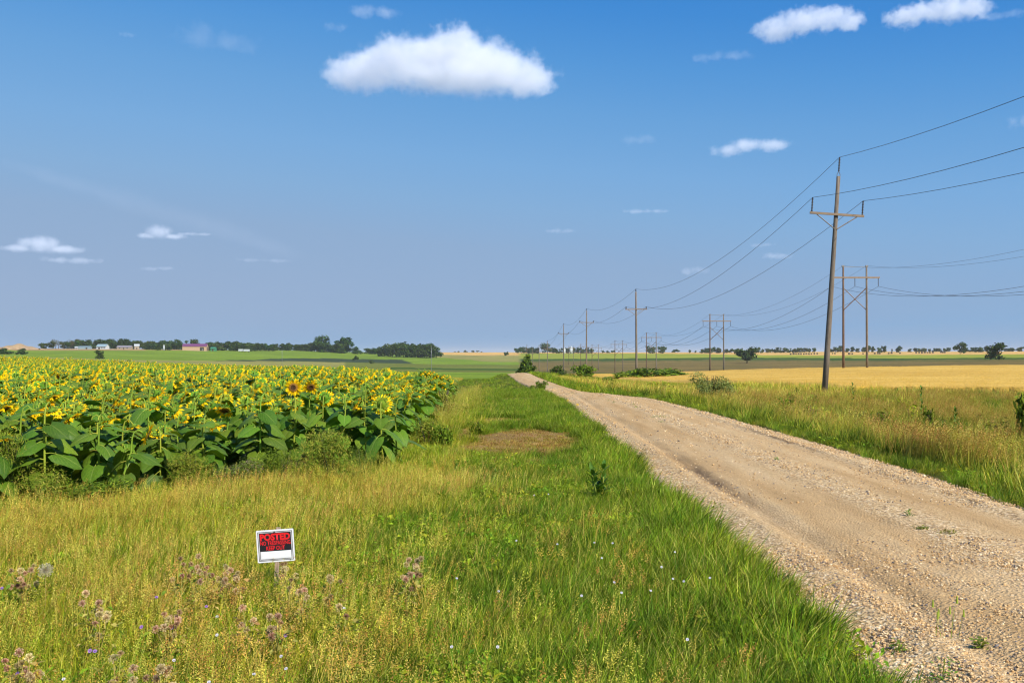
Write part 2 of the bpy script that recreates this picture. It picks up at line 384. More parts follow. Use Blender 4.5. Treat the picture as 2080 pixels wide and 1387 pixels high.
me = bpy.data.meshes.new('gravel_road'); me.from_pydata(V.tolist(), [], q.tolist())
me.polygons.foreach_set('use_smooth', np.ones(len(me.polygons), bool))
rm, nt, b = new_mat('gravel road')
g = N(nt, 'ShaderNodeNewGeometry'); sx = N(nt, 'ShaderNodeSeparateXYZ'); nt.links.new(g.outputs['Position'], sx.inputs[0])
mp = N(nt, 'ShaderNodeMapping'); mp.inputs['Scale'].default_value = (1, .09, 1); nt.links.new(g.outputs['Position'], mp.inputs[0])
st = N(nt, 'ShaderNodeTexNoise'); st.inputs['Scale'].default_value = 2.2; st.inputs['Detail'].default_value = 7; st.inputs['Roughness'].default_value = .6
nt.links.new(mp.outputs[0], st.inputs['Vector'])
cr = ramp(nt, [(.3, (.46, .29, .125)), (.5, (.57, .375, .175)), (.7, (.64, .45, .235))]); nt.links.new(st.outputs[0], cr.inputs[0])
vo = N(nt, 'ShaderNodeTexVoronoi'); vo.inputs['Scale'].default_value = 38; nt.links.new(g.outputs['Position'], vo.inputs['Vector'])
hs = N(nt, 'ShaderNodeSeparateColor'); nt.links.new(vo.outputs['Color'], hs.inputs[0])
sr = ramp(nt, [(0, (.18, .14, .10)), (.12, (.38, .24, .11)), (.4, (.56, .37, .17)), (.75, (.67, .47, .24)), (1, (.82, .67, .43))]); nt.links.new(hs.outputs[0], sr.inputs[0])
nf = N(nt, 'ShaderNodeTexNoise'); nf.inputs['Scale'].default_value = 1.1; nf.inputs['Detail'].default_value = 6; nt.links.new(mp.outputs[0], nf.inputs['Vector'])
def gauss(nt, src, c, w):
    a = N(nt, 'ShaderNodeMath', operation='SUBTRACT'); a.inputs[1].default_value = c; nt.links.new(src, a.inputs[0])
    d_ = N(nt, 'ShaderNodeMath', operation='DIVIDE'); d_.inputs[1].default_value = w; nt.links.new(a.outputs[0], d_.inputs[0])
    e_ = N(nt, 'ShaderNodeMath', operation='POWER'); e_.inputs[1].default_value = 2; nt.links.new(d_.outputs[0], e_.inputs[0])
    f_ = N(nt, 'ShaderNodeMath', operation='MULTIPLY'); f_.inputs[1].default_value = -1; nt.links.new(e_.outputs[0], f_.inputs[0])
    h_ = N(nt, 'ShaderNodeMath', operation='EXPONENT'); nt.links.new(f_.outputs[0], h_.inputs[0]); return h_.outputs[0]
def madd(nt, *outs):
    cur = outs[0]
    for o_ in outs[1:]:
        m_ = N(nt, 'ShaderNodeMath', operation='ADD'); nt.links.new(cur, m_.inputs[0])
        if isinstance(o_, (int, float)): m_.inputs[1].default_value = o_
        else: nt.links.new(o_, m_.inputs[1])
        cur = m_.outputs[0]
    return cur
X_ = sx.outputs[0]
loose = madd(nt, gauss(nt, X_, 2.35, .35), gauss(nt, X_, 4.55, .32), gauss(nt, X_, 6.4, .5), nf.outputs[0], -.28)
lr = ramp(nt, [(.15, (0, 0, 0)), (.75, (1, 1, 1))]); nt.links.new(loose, lr.inputs[0])
c = mixc(nt, 'MIX', lr.outputs[0], cr.outputs[0], sr.outputs[0])
# damp dark soil turned up along the left wheel track and on the right
dn = N(nt, 'ShaderNodeTexNoise'); dn.inputs['Scale'].default_value = 1.6; dn.inputs['Detail'].default_value = 8; dn.inputs['Roughness'].default_value = .75
mp2 = N(nt, 'ShaderNodeMapping'); mp2.inputs['Scale'].default_value = (2.2, .35, 1); nt.links.new(g.outputs['Position'], mp2.inputs[0]); nt.links.new(mp2.outputs[0], dn.inputs['Vector'])
def mulm(nt, a_, b_):
    m_ = N(nt, 'ShaderNodeMath', operation='MULTIPLY'); nt.links.new(a_, m_.inputs[0]); nt.links.new(b_, m_.inputs[1]); return m_.outputs[0]
Y_ = sx.outputs[1]
dk = madd(nt, mulm(nt, gauss(nt, X_, 3.04, .27), gauss(nt, Y_, 15.5, 6.5)), mulm(nt, gauss(nt, X_, 6.0, .13), gauss(nt, Y_, 23, 6)))
dmul = N(nt, 'ShaderNodeMath', operation='MULTIPLY'); nt.links.new(dk, dmul.inputs[0]); nt.links.new(dn.outputs[0], dmul.inputs[1])
dr = ramp(nt, [(.27, (0, 0, 0)), (.60, (1, 1, 1))]); nt.links.new(dmul.outputs[0], dr.inputs[0])
c = mixc(nt, 'MIX', dr.outputs[0], c, (.17, .11, .06))
fn = N(nt, 'ShaderNodeTexNoise'); fn.inputs['Scale'].default_value = 60; fn.inputs['Detail'].default_value = 3; nt.links.new(g.outputs['Position'], fn.inputs['Vector'])
fr = ramp(nt, [(.34, (.45, .42, .4)), (.46, (1, 1, 1)), (.64, (1.05, 1.03, 1)), (.72, (1.5, 1.45, 1.4))]); nt.links.new(fn.outputs[0], fr.inputs[0])
c = mixc(nt, 'MULTIPLY', .8, c, fr.outputs[0])
nt.links.new(c, b.inputs['Base Color']); b.inputs['Roughness'].default_value = .95; b.inputs['Specular IOR Level'].default_value = .08
bp = N(nt, 'ShaderNodeBump'); bp.inputs['Strength'].default_value = .7; bp.inputs['Distance'].default_value = .02
hb = madd(nt, vo.outputs['Distance'], fn.outputs[0]); nt.links.new(hb, bp.inputs['Height']); nt.links.new(bp.outputs[0], b.inputs['Normal'])
me.materials.append(rm); tag(obj('gravel_road', me), kind='structure')
def road_z(x, y):
    u = np.clip((x - road_l(y)) / (road_r(y) - road_l(y)), 0, 1)
    return hz(x, y) + .02 + .10 * np.sin(np.pi * u) ** .7 + rut(x, 3.05, .13, -.035) + rut(x, 2.78, .12, .02) + rut(x, 5.75, .35, -.02) + rut(x, 6.05, .12, .03) + rut(x, 4.5, .3, .02)

# loose stones
pm, nt, b = new_mat('pebble')
oi = N(nt, 'ShaderNodeObjectInfo')
pr = ramp(nt, [(0, (.09, .08, .08)), (.08, (.25, .21, .18)), (.25, (.48, .29, .12)), (.55, (.62, .40, .18)), (.85, (.72, .51, .26)), (1, (.86, .71, .46))])
nt.links.new(oi.outputs['Random'], pr.inputs[0]); nt.links.new(pr.outputs[0], b.inputs['Base Color']); b.inputs['Roughness'].default_value = .85
def pebble(seed):
    r = random.Random(seed); m = MB()
    t = (1 + 5 ** .5) / 2
    vs = [(-1, t, 0), (1, t, 0), (-1, -t, 0), (1, -t, 0), (0, -1, t), (0, 1, t), (0, -1, -t), (0, 1, -t), (t, 0, -1), (t, 0, 1), (-t, 0, -1), (-t, 0, 1)]
    fs = [(0, 11, 5), (0, 5, 1), (0, 1, 7), (0, 7, 10), (0, 10, 11), (1, 5, 9), (5, 11, 4), (11, 10, 2), (10, 7, 6), (7, 1, 8), (3, 9, 4), (3, 4, 2), (3, 2, 6), (3, 6, 8), (3, 8, 9), (4, 9, 5), (2, 4, 11), (6, 2, 10), (8, 6, 7), (9, 8, 1)]
    s = (r.uniform(.8, 1.2), r.uniform(.7, 1.), r.uniform(.45, .75))
    m.add([tuple(c * s[i] / 1.9 * r.uniform(.85, 1.15) for i, c in enumerate(v)) for v in vs], fs)
    return m.mesh('pebble', pm, True)
PB = [pebble(i) for i in range(4)]
P = []; SC = []
for (d0, d1, n, s0, s1) in ((5, 12.5, 46000, .006, .014), (12.5, 24, 26000, .009, .018), (24, 60, 16000, .014, .026)):
    y = np.sqrt(rng.random(n) * (d1 ** 2 - d0 ** 2) * .6 + d0 ** 2) if d0 < 12 else rng.uniform(d0, d1, n)
    y = np.minimum(y, d1)
    u = rng.random(n) ** 1.0
    x = road_l(y) - .12 + (road_r(y) - road_l(y) + .2) * u
    dens = .10 + .9 * np.exp(-((x - 2.3) / .42) ** 2) + .55 * np.exp(-((x - 4.55) / .3) ** 2) + .9 * np.exp(-((x - 6.45) / .5) ** 2)
    dens *= .35 + 1.2 * vnoise(x, y * .25, .6, 40)
    if d0 < 12: dens = np.where((y < 9.5), dens * 1.7 + .10, dens)
    k = rng.random(n) < dens; x = x[k]; y = y[k]
    s = s0 + (s1 - s0) * rng.random(len(x)) ** 2.5; s *= np.where(rng.random(len(x)) < .01, 1.9, 1)
    P.append(np.c_[x, y, road_z(x, y) + s * .2]); SC.append(s)
P = np.concatenate(P); SC = np.concatenate(SC)
scatter('gravel', P, np.c_[rng.normal(0, .4, len(P)), rng.normal(0, .4, len(P)), rng.uniform(0, 6.28, len(P))], np.repeat(SC[:, None], 3, 1), rng.integers(0, 4, len(P)), PB,
        label='loose pale gravel stones strewn over the dirt road and heaped along its edges', cat='gravel')
# ------------------------------------------------------------------ grasses
def blade(m, base, az, h, w, lean, curl, col, segs=3, twist=0.):
    """a curved tapering blade"""
    d = Vector((math.cos(az), math.sin(az), 0)); s = Vector((-math.sin(az + twist), math.cos(az + twist), 0))
    pts = []; p = Vector(base); ang = lean
    for i in range(segs + 1):
        pts.append(p.copy()); ang += curl / segs
        p = p + (d * math.sin(ang) + Vector((0, 0, 1)) * math.cos(ang)) * (h / segs)
    vs = []; fs = []
    for i, q in enumerate(pts[:-1]):
        ww = w * (1 - (i / segs) ** 1.6 * .6) / 2
        vs += [q - s * ww, q + s * ww]
    vs.append(pts[-1])
    for i in range(segs - 1): fs.append((2 * i, 2 * i + 1, 2 * i + 3, 2 * i + 2))
    fs.append((2 * segs - 2, 2 * segs - 1, 2 * segs))
    m.add(vs, fs, col); return pts[-1]
def jit(r, c, v): k = r.uniform(1 - v, 1 + v); return tuple(x * k * r.uniform(.95, 1.05) for x in c)
def grass_tuft(seed, n, rad, h, w, cols, lean=.35, curl=.9, wind=(.5, .0), segs=3):
    r = random.Random(seed); m = MB()
    for _ in range(n):
        a = r.uniform(0, 6.28); q = rad * r.random() ** .5
        base = (q * math.cos(a), q * math.sin(a), -.02)
        az = math.atan2(math.sin(a) * .8 + wind[1] + r.gauss(0, .5), math.cos(a) * .8 + wind[0] + r.gauss(0, .5))
        c = jit(r, r.choice(cols), .2)
        blade(m, base, az, h * r.uniform(.5, 1.15), w * r.uniform(.6, 1.3), abs(r.gauss(.05, lean)), r.uniform(.1, curl), c, segs, r.uniform(-.8, .8))
    return m
def panicle(m, r, p, L, col, az, kind=0):
    """the seed head of a grass: short side spikes round the top of the stem"""
    for k in range(11 if kind == 0 else 7):
        t = k / 10; q = Vector(p) - Vector((math.cos(az) * .25, math.sin(az) * .25, 1)).normalized() * L * (1 - t)
        a = k * 2.4; sl_ = L * (.38 if kind == 0 else .16) * (1 - .7 * t)
        d = Vector((math.cos(a) + math.cos(az) * .6, math.sin(a) + math.sin(az) * .6, .9 - .9 * (kind == 0) * r.random())).normalized()
        s = d.cross(Vector((0, 0, 1))).normalized() * (.0045 if kind == 0 else .006)
        m.add([q - s * .4, q + d * sl_ * .6 - s, q + d * sl_, q + d * sl_ * .6 + s], [(0, 1, 2, 3)], jit(r, col, .2))
def seed_tuft(seed, n, rad, h, scols, hcols, kind=0):
    r = random.Random(seed); m = MB()
    for _ in range(n):
        a = r.uniform(0, 6.28); q = rad * r.random() ** .5
        az = r.gauss(0.1, .9); c = jit(r, r.choice(scols), .15)
        tip = blade(m, (q * math.cos(a), q * math.sin(a), -.02), az, h * r.uniform(.75, 1.15), .0042, abs(r.gauss(.1, .12)), r.uniform(.1, .6), c, 3)
        panicle(m, r, tip, h * r.uniform(.16, .26), r.choice(hcols), az, kind)
    return m
def leafy_clump(seed, n, rad, h, size, cols, upright=.5):
    """low broad-leaved weed"""
    r = random.Random(seed); m = MB()
    for _ in range(n):
        a = r.uniform(0, 6.28); q = rad * r.random() ** .6; z = h * r.random() ** .7
        c = Vector((q * math.cos(a), q * math.sin(a), z)); s = size * r.uniform(.5, 1.2)
        nrm = Vector((r.gauss(0, .6), r.gauss(0, .6), 1)).normalized(); d = nrm.cross(Vector((math.sin(a), -math.cos(a), .1))).normalized()
        t = nrm.cross(d)
        m.add([c, c + d * s * .5 + t * s * .28 + nrm * s * .06, c + d * s - nrm * s * .1, c + d * s * .5 - t * s * .28 + nrm * s * .06], [(0, 1, 2, 3)], jit(r, r.choice(cols), .2))
    return m

G_lush = [(.21, .31, .022), (.16, .26, .02), (.28, .37, .03), (.11, .19, .02), (.40, .45, .06), (.15, .25, .02), (.46, .42, .14)]
G_olive = [(.56, .52, .06), (.45, .47, .05), (.28, .35, .04), (.70, .57, .15), (.17, .23, .03), (.64, .50, .20)]
G_dry = [(.70, .56, .18), (.60, .50, .13), (.45, .44, .08), (.78, .62, .27)]
H_dry = [(.68, .46, .15), (.74, .56, .20), (.54, .33, .11)]
m_grass = plant_mat('grass blade', var=.5, transl=.18, patch=(.55, .68, .55), patch_scale=.8, huevar=.03)
m_olive = plant_mat('olive grass', var=.45, transl=.20, patch=(.55, .75, .5), patch_scale=.7, huevar=.03)
m_dry = plant_mat('dry grass', var=.22, transl=.22, patch=(.8, .9, .55), patch_scale=.6, tcol=(1.1, 1, .6))
lushT = [grass_tuft(i, 50, .11, .26, .0052, G_lush, .42, 1.3).mesh('tuft', m_grass) for i in range(5)]
oliveT = [grass_tuft(20 + i, 46, .12, .25, .0045, G_olive, .45, 1.3).mesh('tuft', m_olive) for i in range(5)]
shortT = [grass_tuft(30 + i, 36, .12, .10, .006, G_lush + [(.30, .34, .07)], .5, 1.0).mesh('tuft', m_grass) for i in range(4)]
seedT = [seed_tuft(40 + i, 9, .12, .46, G_dry, H_dry, 0).mesh('tuft', m_dry) for i in range(4)]
spikeT = [seed_tuft(50 + i, 10, .12, .5, G_dry, [(.60, .46, .22), (.5, .42, .16)], 1).mesh('tuft', m_dry) for i in range(3)]
deadT = [grass_tuft(60 + i, 34, .12, .07, .007, [(.34, .21, .10), (.42, .28, .14), (.24, .15, .08), (.48, .36, .17)], .6, 1.2).mesh('tuft', m_dry) for i in range(3)]
G_dark = [(.09, .14, .02), (.13, .17, .025), (.07, .11, .018), (.18, .20, .04)]
darkT = [grass_tuft(140 + i, 46, .12, .25, .0065, G_dark, .4, 1.0).mesh('tuft', m_grass) for i in range(3)]
H_red = [(.56, .35, .15), (.47, .28, .12), (.62, .43, .19)]
redT = [seed_tuft(150 + i, 14, .14, .5, [(.42, .36, .10), (.34, .30, .08)], H_red, 0).mesh('tuft', m_dry) for i in range(3)]
coarse = lambda s, cols, mt, h=.4: grass_tuft(s, 30, .3, h, .017, cols, .3, .8).mesh('tuft', mt)
farlush = [coarse(70 + i, G_lush, m_grass) for i in range(3)]; farolive = [coarse(80 + i, G_olive, m_olive) for i in range(3)]
fardry = [coarse(90 + i, G_dry + H_dry, m_dry, .5) for i in range(3)]
m_weed = plant_mat('weed leaf', var=.25, transl=.25)
weedT = [leafy_clump(100 + i, 46, .14, .13, .045, [(.22, .32, .03), (.30, .38, .04), (.14, .22, .025)]).mesh('tuft', m_weed) for i in range(3)]

def sample(n, x0, x1, y0, y1, power=1.0):
    """points spread over the ground, thinner with distance like 1/y**power"""
    u = rng.random(n)
    y = (y0 ** (1 - power) + u * (y1 ** (1 - power) - y0 ** (1 - power))) ** (1 / (1 - power)) if abs(power - 1) > 1e-6 else y0 * (y1 / y0) ** u
    x = x0 + rng.random(n) * (x1 - x0); return x, y
def off_road(x, y, m=0.0): return (x < road_l(y) - m + (vnoise(x * 0, y, .35, 50) - .5) * .6 + (vnoise(x * 0, y, 1.3, 52) - .5) * .5) | (x > road_r(y) + m + (vnoise(x * 0, y, .5, 51) - .5) * .6)
def visible(x, y, mg=1.5): return (np.abs(x) < .53 * y + mg)
def put(name, x, y, protos, s, label, cat, tilt=(.12, 0), sz=None, sink=0):
    n = len(x); s = np.broadcast_to(s, (n,)) * rng.uniform(.75, 1.25, n)
    sc_ = np.c_[s, s, s if sz is None else s * sz * rng.uniform(.8, 1.2, n)]
    rots = np.c_[rng.normal(0, .1, n), rng.normal(tilt[0], .1, n), rng.normal(0, .6, n) + np.where(rng.random(n) < .3, rng.uniform(-2, 2, n), 0)]
    return scatter(name, np.c_[x, y, hz(x, y) - sink], rots, sc_, rng.integers(0, len(protos), n), protos, label=label, cat=cat)

left_zone = lambda x, y: (x < road_l(y)) & ~in_sunflowers(x, y - .25)
# --- the green verge beside the road
def lushness(x, y):
    e = road_l(y) - x
    base = 1 - np.clip((e - 2.3 - .05 * y * (y < 14) + (vnoise(x, y, 1.5, 60) - .5) * 1.8) / 1.2, 0, 1)
    return np.where(y > 22, np.clip(1.25 - (e - 2.4) / 2.2 + (vnoise(x, y, 2, 61) - .5), 0, 1), base)
x, y = sample(42000, -9, 2.6, 4.6, 26, .6)
k = visible(x, y, .6) & left_zone(x, y) & off_road(x, y, .05) & (dead_patch(x, y) < rng.random(len(x))); x, y = x[k], y[k]
L = lushness(x, y); isl = rng.random(len(x)) < L
put('grass', x[isl], y[isl], lushT + lushT + darkT[:1], np.where(y[isl] > 20, .8, .85) * (1 + .5 * np.exp(-((road_l(y[isl]) - x[isl]) / .7) ** 2)), 'lush green grass along the left edge of the gravel road', 'grass', (.25, 0))
xo, yo = x[~isl], y[~isl]
put('grass', xo, yo, oliveT + oliveT[:2] + lushT[:1], .95, 'yellowish green grass in the left foreground around the sign', 'grass', (.2, 0))
# seeded tan grass: a band in front of the sunflowers thinning towards the camera
x, y = sample(17000, -11, 1.2, 4.8, 24, .7); k = visible(x, y, .6) & left_zone(x, y) & (dead_patch(x, y) < .3); x, y = x[k], y[k]
band = np.exp(-((y - (field_front(x) - 2.6)) / 1.7) ** 2) * (x < .2 - .06 * (y - 12)) + .34 * (y < 12) + .3 * vnoise(x, y, .8, 62) ** 2
k = rng.random(len(x)) < band * np.clip(1.15 - lushness(x, y) * .9, .05, 1); x, y = x[k], y[k]
h_ = len(x) * 3 // 4
put('grass', x[:h_], y[:h_], seedT, .78, 'tan seeded grass in front of the sunflower field', 'grass', (.12, 0))
put('grass', x[h_:], y[h_:], spikeT, .7, 'straw coloured grass spikes in front of the sunflower field', 'grass', (.12, 0))
# scorched patches
x, y = sample(7000, -2.2, 2.0, 18, 48, 1.2); k = dead_patch(x, y) > rng.random(len(x)); x, y = x[k], y[k]
put('grass', x, y, deadT, .9, 'short dead brown grass in a patch on the green verge', 'grass')
# middle distance verge left of the road
x, y = sample(15000, -6, 2.4, 22, 60, 1.0); k = left_zone(x, y) & off_road(x, y, .0) & (dead_patch(x, y) < .4) & (x > field_edge(y) - .3); x, y = x[k], y[k]
L = lushness(x, y); isl = rng.random(len(x)) < L
put('grass', x[isl], y[isl], lushT, 1.05, 'bright green grass beside the road in the middle distance', 'grass', (.15, 0))
put('grass', x[~isl], y[~isl], oliveT + spikeT[:1], 1.25, 'olive grass beside the far edge of the sunflowers', 'grass', (.15, 0))
x, y = sample(11000, -26, 4, 55, 185, .8); k = left_zone(x, y) & off_road(x, y, .1) & (x > -4 - (y - 55) * .25); x, y = x[k], y[k]
e = road_l(y) - x; isl = (e < 4.2 + .02 * y) | (rng.random(len(x)) < .3)
put('grass', x[isl], y[isl], farlush, .62, 'mown green strip left of the distant road', 'grass', sz=.45)
put('grass', x[~isl], y[~isl], farolive + fardry, .9, 'rusty dry grass between the sunflowers and the distant green strip', 'grass')

# --- right verge: tall mixed grass from the gravel to the wheat
def right_zone(x, y): return (x > road_r(y)) & ~in_wheat(x, y)
x, y = sample(60000, 3, 36, 11, 62, .35); k = visible(x, y, 1) & right_zone(x, y) & off_road(x, y, .1); x, y = x[k], y[k]
k = rng.random(len(x)) < np.clip(22 / y, .25, 1); x, y = x[k], y[k]
e = x - road_r(y)
g1 = (e < .3 + 1.0 * vnoise(x, y, 1.2, 70)) ; v = vnoise(x, y, 2.2, 71) * .6 + vnoise(x, y, .7, 72) * .4; rr = rng.random(len(x))
lush = g1 | (v > .60) | (rr < .22); dry = ~lush & ((v < .28) | (rr < .36) | ((e > 9) & (v < .42)))
ol = ~lush & ~dry
put('grass', x[lush], y[lush], lushT + oliveT[:2] + darkT[:2], np.where(g1[lush], .85, 1.75), 'green grass bordering the right edge of the gravel road', 'grass', (.1, 0))
put('grass', x[ol], y[ol], oliveT + lushT[:1] + darkT, 1.9, 'tall olive grass on the right verge', 'grass', (.1, 0))
rd = ((e[dry] > 6) & (rng.random(int(dry.sum())) < .7)) | (vnoise(x[dry], y[dry], 3, 75) > .68)
put('grass', x[dry][rd], y[dry][rd], redT, 1.55, 'reddish seed headed grass towards the wheat on the right verge', 'grass', (.14, 0))
x_, y_ = x[dry][~rd], y[dry][~rd]; x = np.r_[x_, x_ * 0 - 1e3][:len(x_)]; y = y_; dry = np.ones(len(x), bool)
put('grass', x[dry], y[dry], seedT + spikeT, 1.35, 'reddish seeding grass on the right verge', 'grass', (.12, 0))
x, y = sample(26000, 2, 110, 50, 190, .55); k = visible(x, y, 1) & right_zone(x, y) & off_road(x, y, .1) & ((x < wheat_left(y) + .5) | (y < 64)); x, y = x[k], y[k]
e = x - road_r(y); v = vnoise(x, y, 5, 73); rr = rng.random(len(x)); lush = (e < 1.6) | (v > .62) | (rr < .1); dry = ~lush & ((v < .45) | (rr < .3))
put('grass', x[lush], y[lush], farlush, 1.15, 'green grass on the far right verge', 'grass')
put('grass', x[dry], y[dry], fardry, np.where(y[dry] > 90, .85, 1.35), 'reddish brown grass on the far right verge', 'grass')
ol = ~lush & ~dry
put('grass', x[ol], y[ol], farolive, np.where(y[ol] > 90, .85, 1.3), 'olive grass on the far right verge', 'grass')
y = rng.uniform(58, 230, 5200); side = rng.random(len(y)) < .8
x = np.where(side, wheat_left(y) - rng.uniform(-.9, 2.6, len(y)), 0); fx = rng.uniform(23, 110, len(y)); fy = np.interp(fx, [20, 31, 60, 120], [70, 62, 56, 48]) - rng.uniform(-.6, 2.5, len(y))
x = np.where(side, x, fx); y = np.where(side, y, fy); k = visible(x, y, 2); x, y = x[k], y[k]
put('grass', x, y, fardry + farolive, np.where(y > 90, .9, 1.5), 'tan and olive grass growing against the edge of the wheat', 'grass')
# low broad-leaved weeds creeping through the verge
x, y = sample(5200, -8, 2.4, 5, 32, .8); k = left_zone(x, y) & visible(x, y, .5) & (dead_patch(x, y) < .2) & (vnoise(x, y, 1.1, 80) > .56); x, y = x[k], y[k]
put('ground_cover', x, y, weedT, 1.05, 'low broad leaved weeds creeping through the green verge', 'weeds', (0, 0))
x, y = sample(3000, 4, 26, 12, 60, .6); k = right_zone(x, y) & visible(x, y, .5) & (vnoise(x, y, 1.6, 81) + .12 * (x - road_r(y) < 1.2) > .68); x, y = x[k], y[k]
put('ground_cover', x, y, weedT, 1.3, 'leafy weeds mixed into the grass right of the road', 'weeds', (0, 0))

# ------------------------------------------------------------------ ripe wheat field
wm, nt, b = new_mat('ripe wheat')
g = N(nt, 'ShaderNodeNewGeometry'); mp = N(nt, 'ShaderNodeMapping'); mp.inputs['Scale'].default_value = (.25, 1, 1); nt.links.new(g.outputs['Position'], mp.inputs[0])
n1 = N(nt, 'ShaderNodeTexNoise'); n1.inputs['Scale'].default_value = .12; n1.inputs['Detail'].default_value = 8; n1.inputs['Roughness'].default_value = .7; nt.links.new(mp.outputs[0], n1.inputs['Vector'])
r_ = ramp(nt, [(.32, (.56, .32, .045)), (.5, (.66, .40, .065)), (.68, (.74, .48, .10))]); nt.links.new(n1.outputs[0], r_.inputs[0])
n2 = N(nt, 'ShaderNodeTexNoise'); n2.inputs['Scale'].default_value = 4; n2.inputs['Detail'].default_value = 6; nt.links.new(g.outputs['Position'], n2.inputs['Vector'])
r2 = ramp(nt, [(.35, (.8, .78, .7)), (.6, (1.08, 1.08, 1.08))]); nt.links.new(n2.outputs[0], r2.inputs[0])
nt.links.new(mixc(nt, 'MULTIPLY', 1, r_.outputs[0], r2.outputs[0]), b.inputs['Base Color']); b.inputs['Roughness'].default_value = .9
bp = N(nt, 'ShaderNodeBump'); bp.inputs['Strength'].default_value = .7; bp.inputs['Distance'].default_value = .12; nt.links.new(n2.outputs[0], bp.inputs['Height']); nt.links.new(bp.outputs[0], b.inputs['Normal'])
wy = np.geomspace(46, 310, 260); wu = np.linspace(0, 1, 120) ** 1.4
WX = wheat_left(wy)[:, None] + (np.maximum(190, wy * .9)[:, None] - wheat_left(wy)[:, None]) * wu
WY = np.repeat(wy[:, None], len(wu), 1)
ok = in_wheat(WX + .02, WY)
WZ = hz(WX, WY) + .66 + (vnoise(WX, WY, .8, 90) - .5) * .12 + (vnoise(WX, WY, 6, 91) - .5) * .15
V = np.stack([WX, WY, WZ], -1).reshape(-1, 3); I = np.arange(len(V)).reshape(WX.shape)
allok = ok[:-1, :-1] & ok[:-1, 1:] & ok[1:, 1:] & ok[1:, :-1]
q = np.stack([I[:-1, :-1], I[:-1, 1:], I[1:, 1:], I[1:, :-1]], -1)[allok]
me = bpy.data.meshes.new('wheat_field'); me.from_pydata(V.tolist(), [], q.tolist())
import bmesh
bm = bmesh.new(); bm.from_mesh(me)
bmesh.ops.delete(bm, geom=[v_ for v_ in bm.verts if not v_.link_faces], context='VERTS')
be = [e_ for e_ in bm.edges if e_.is_boundary]
ex = bmesh.ops.extrude_edge_only(bm, edges=be)['geom']
for v_ in ex:
    if isinstance(v_, bmesh.types.BMVert):
        v_.co.z -= .85
        if v_.co.x < float(wheat_left(v_.co.y)) + 1.5: v_.co.x -= 1.3
        elif v_.co.y < 75: v_.co.y -= 1.0
bm.to_mesh(me); bm.free(); me.materials.append(wm)
me.polygons.foreach_set('use_smooth', np.ones(len(me.polygons), bool))
tag(obj('wheat_field', me), 'ripe golden wheat field beyond the right verge', 'wheat field', kind='stuff')
m_wheat = plant_mat('wheat stalk', var=.16, transl=.2, tcol=(1, .9, .5), huevar=.01)
wheatT = [seed_tuft(120 + i, 34, .35, .80, [(.64, .43, .12), (.60, .38, .10)], [(.74, .50, .16), (.66, .42, .12)], 1) for i in range(3)]
wheatT = [w_.mesh('tuft', m_wheat) for w_ in wheatT]
x, y = sample(60000, 14, 150, 48, 300, .4); k = in_wheat(x, y) & visible(x, y, 2); x, y = x[k], y[k]
edge = np.minimum(x - wheat_left(y), y - np.interp(x, [20, 31, 60, 120], [70, 62, 56, 48]))
k = (edge < 2.5) | (rng.random(len(x)) < np.clip(45 / y, 0, 1) * .35); x, y = x[k], y[k]
put('wheat', x, y, wheatT, 1.0, 'standing ripe wheat stalks of the golden field', 'wheat', (.05, 0))
# strip of green crop at the right end in front of the wheat
x, y = sample(3000, 25, 62, 44, 66, .5); k = right_zone(x, y) & (y > np.interp(x, [20, 31, 60, 120], [70, 62, 56, 48]) - 6); x, y = x[k], y[k]
put('grass', x, y, [coarse(130 + i, [(.10, .22, .03), (.14, .28, .04)], m_grass) for i in range(2)], 1.5, 'dark green grass strip along the near edge of the wheat', 'grass')
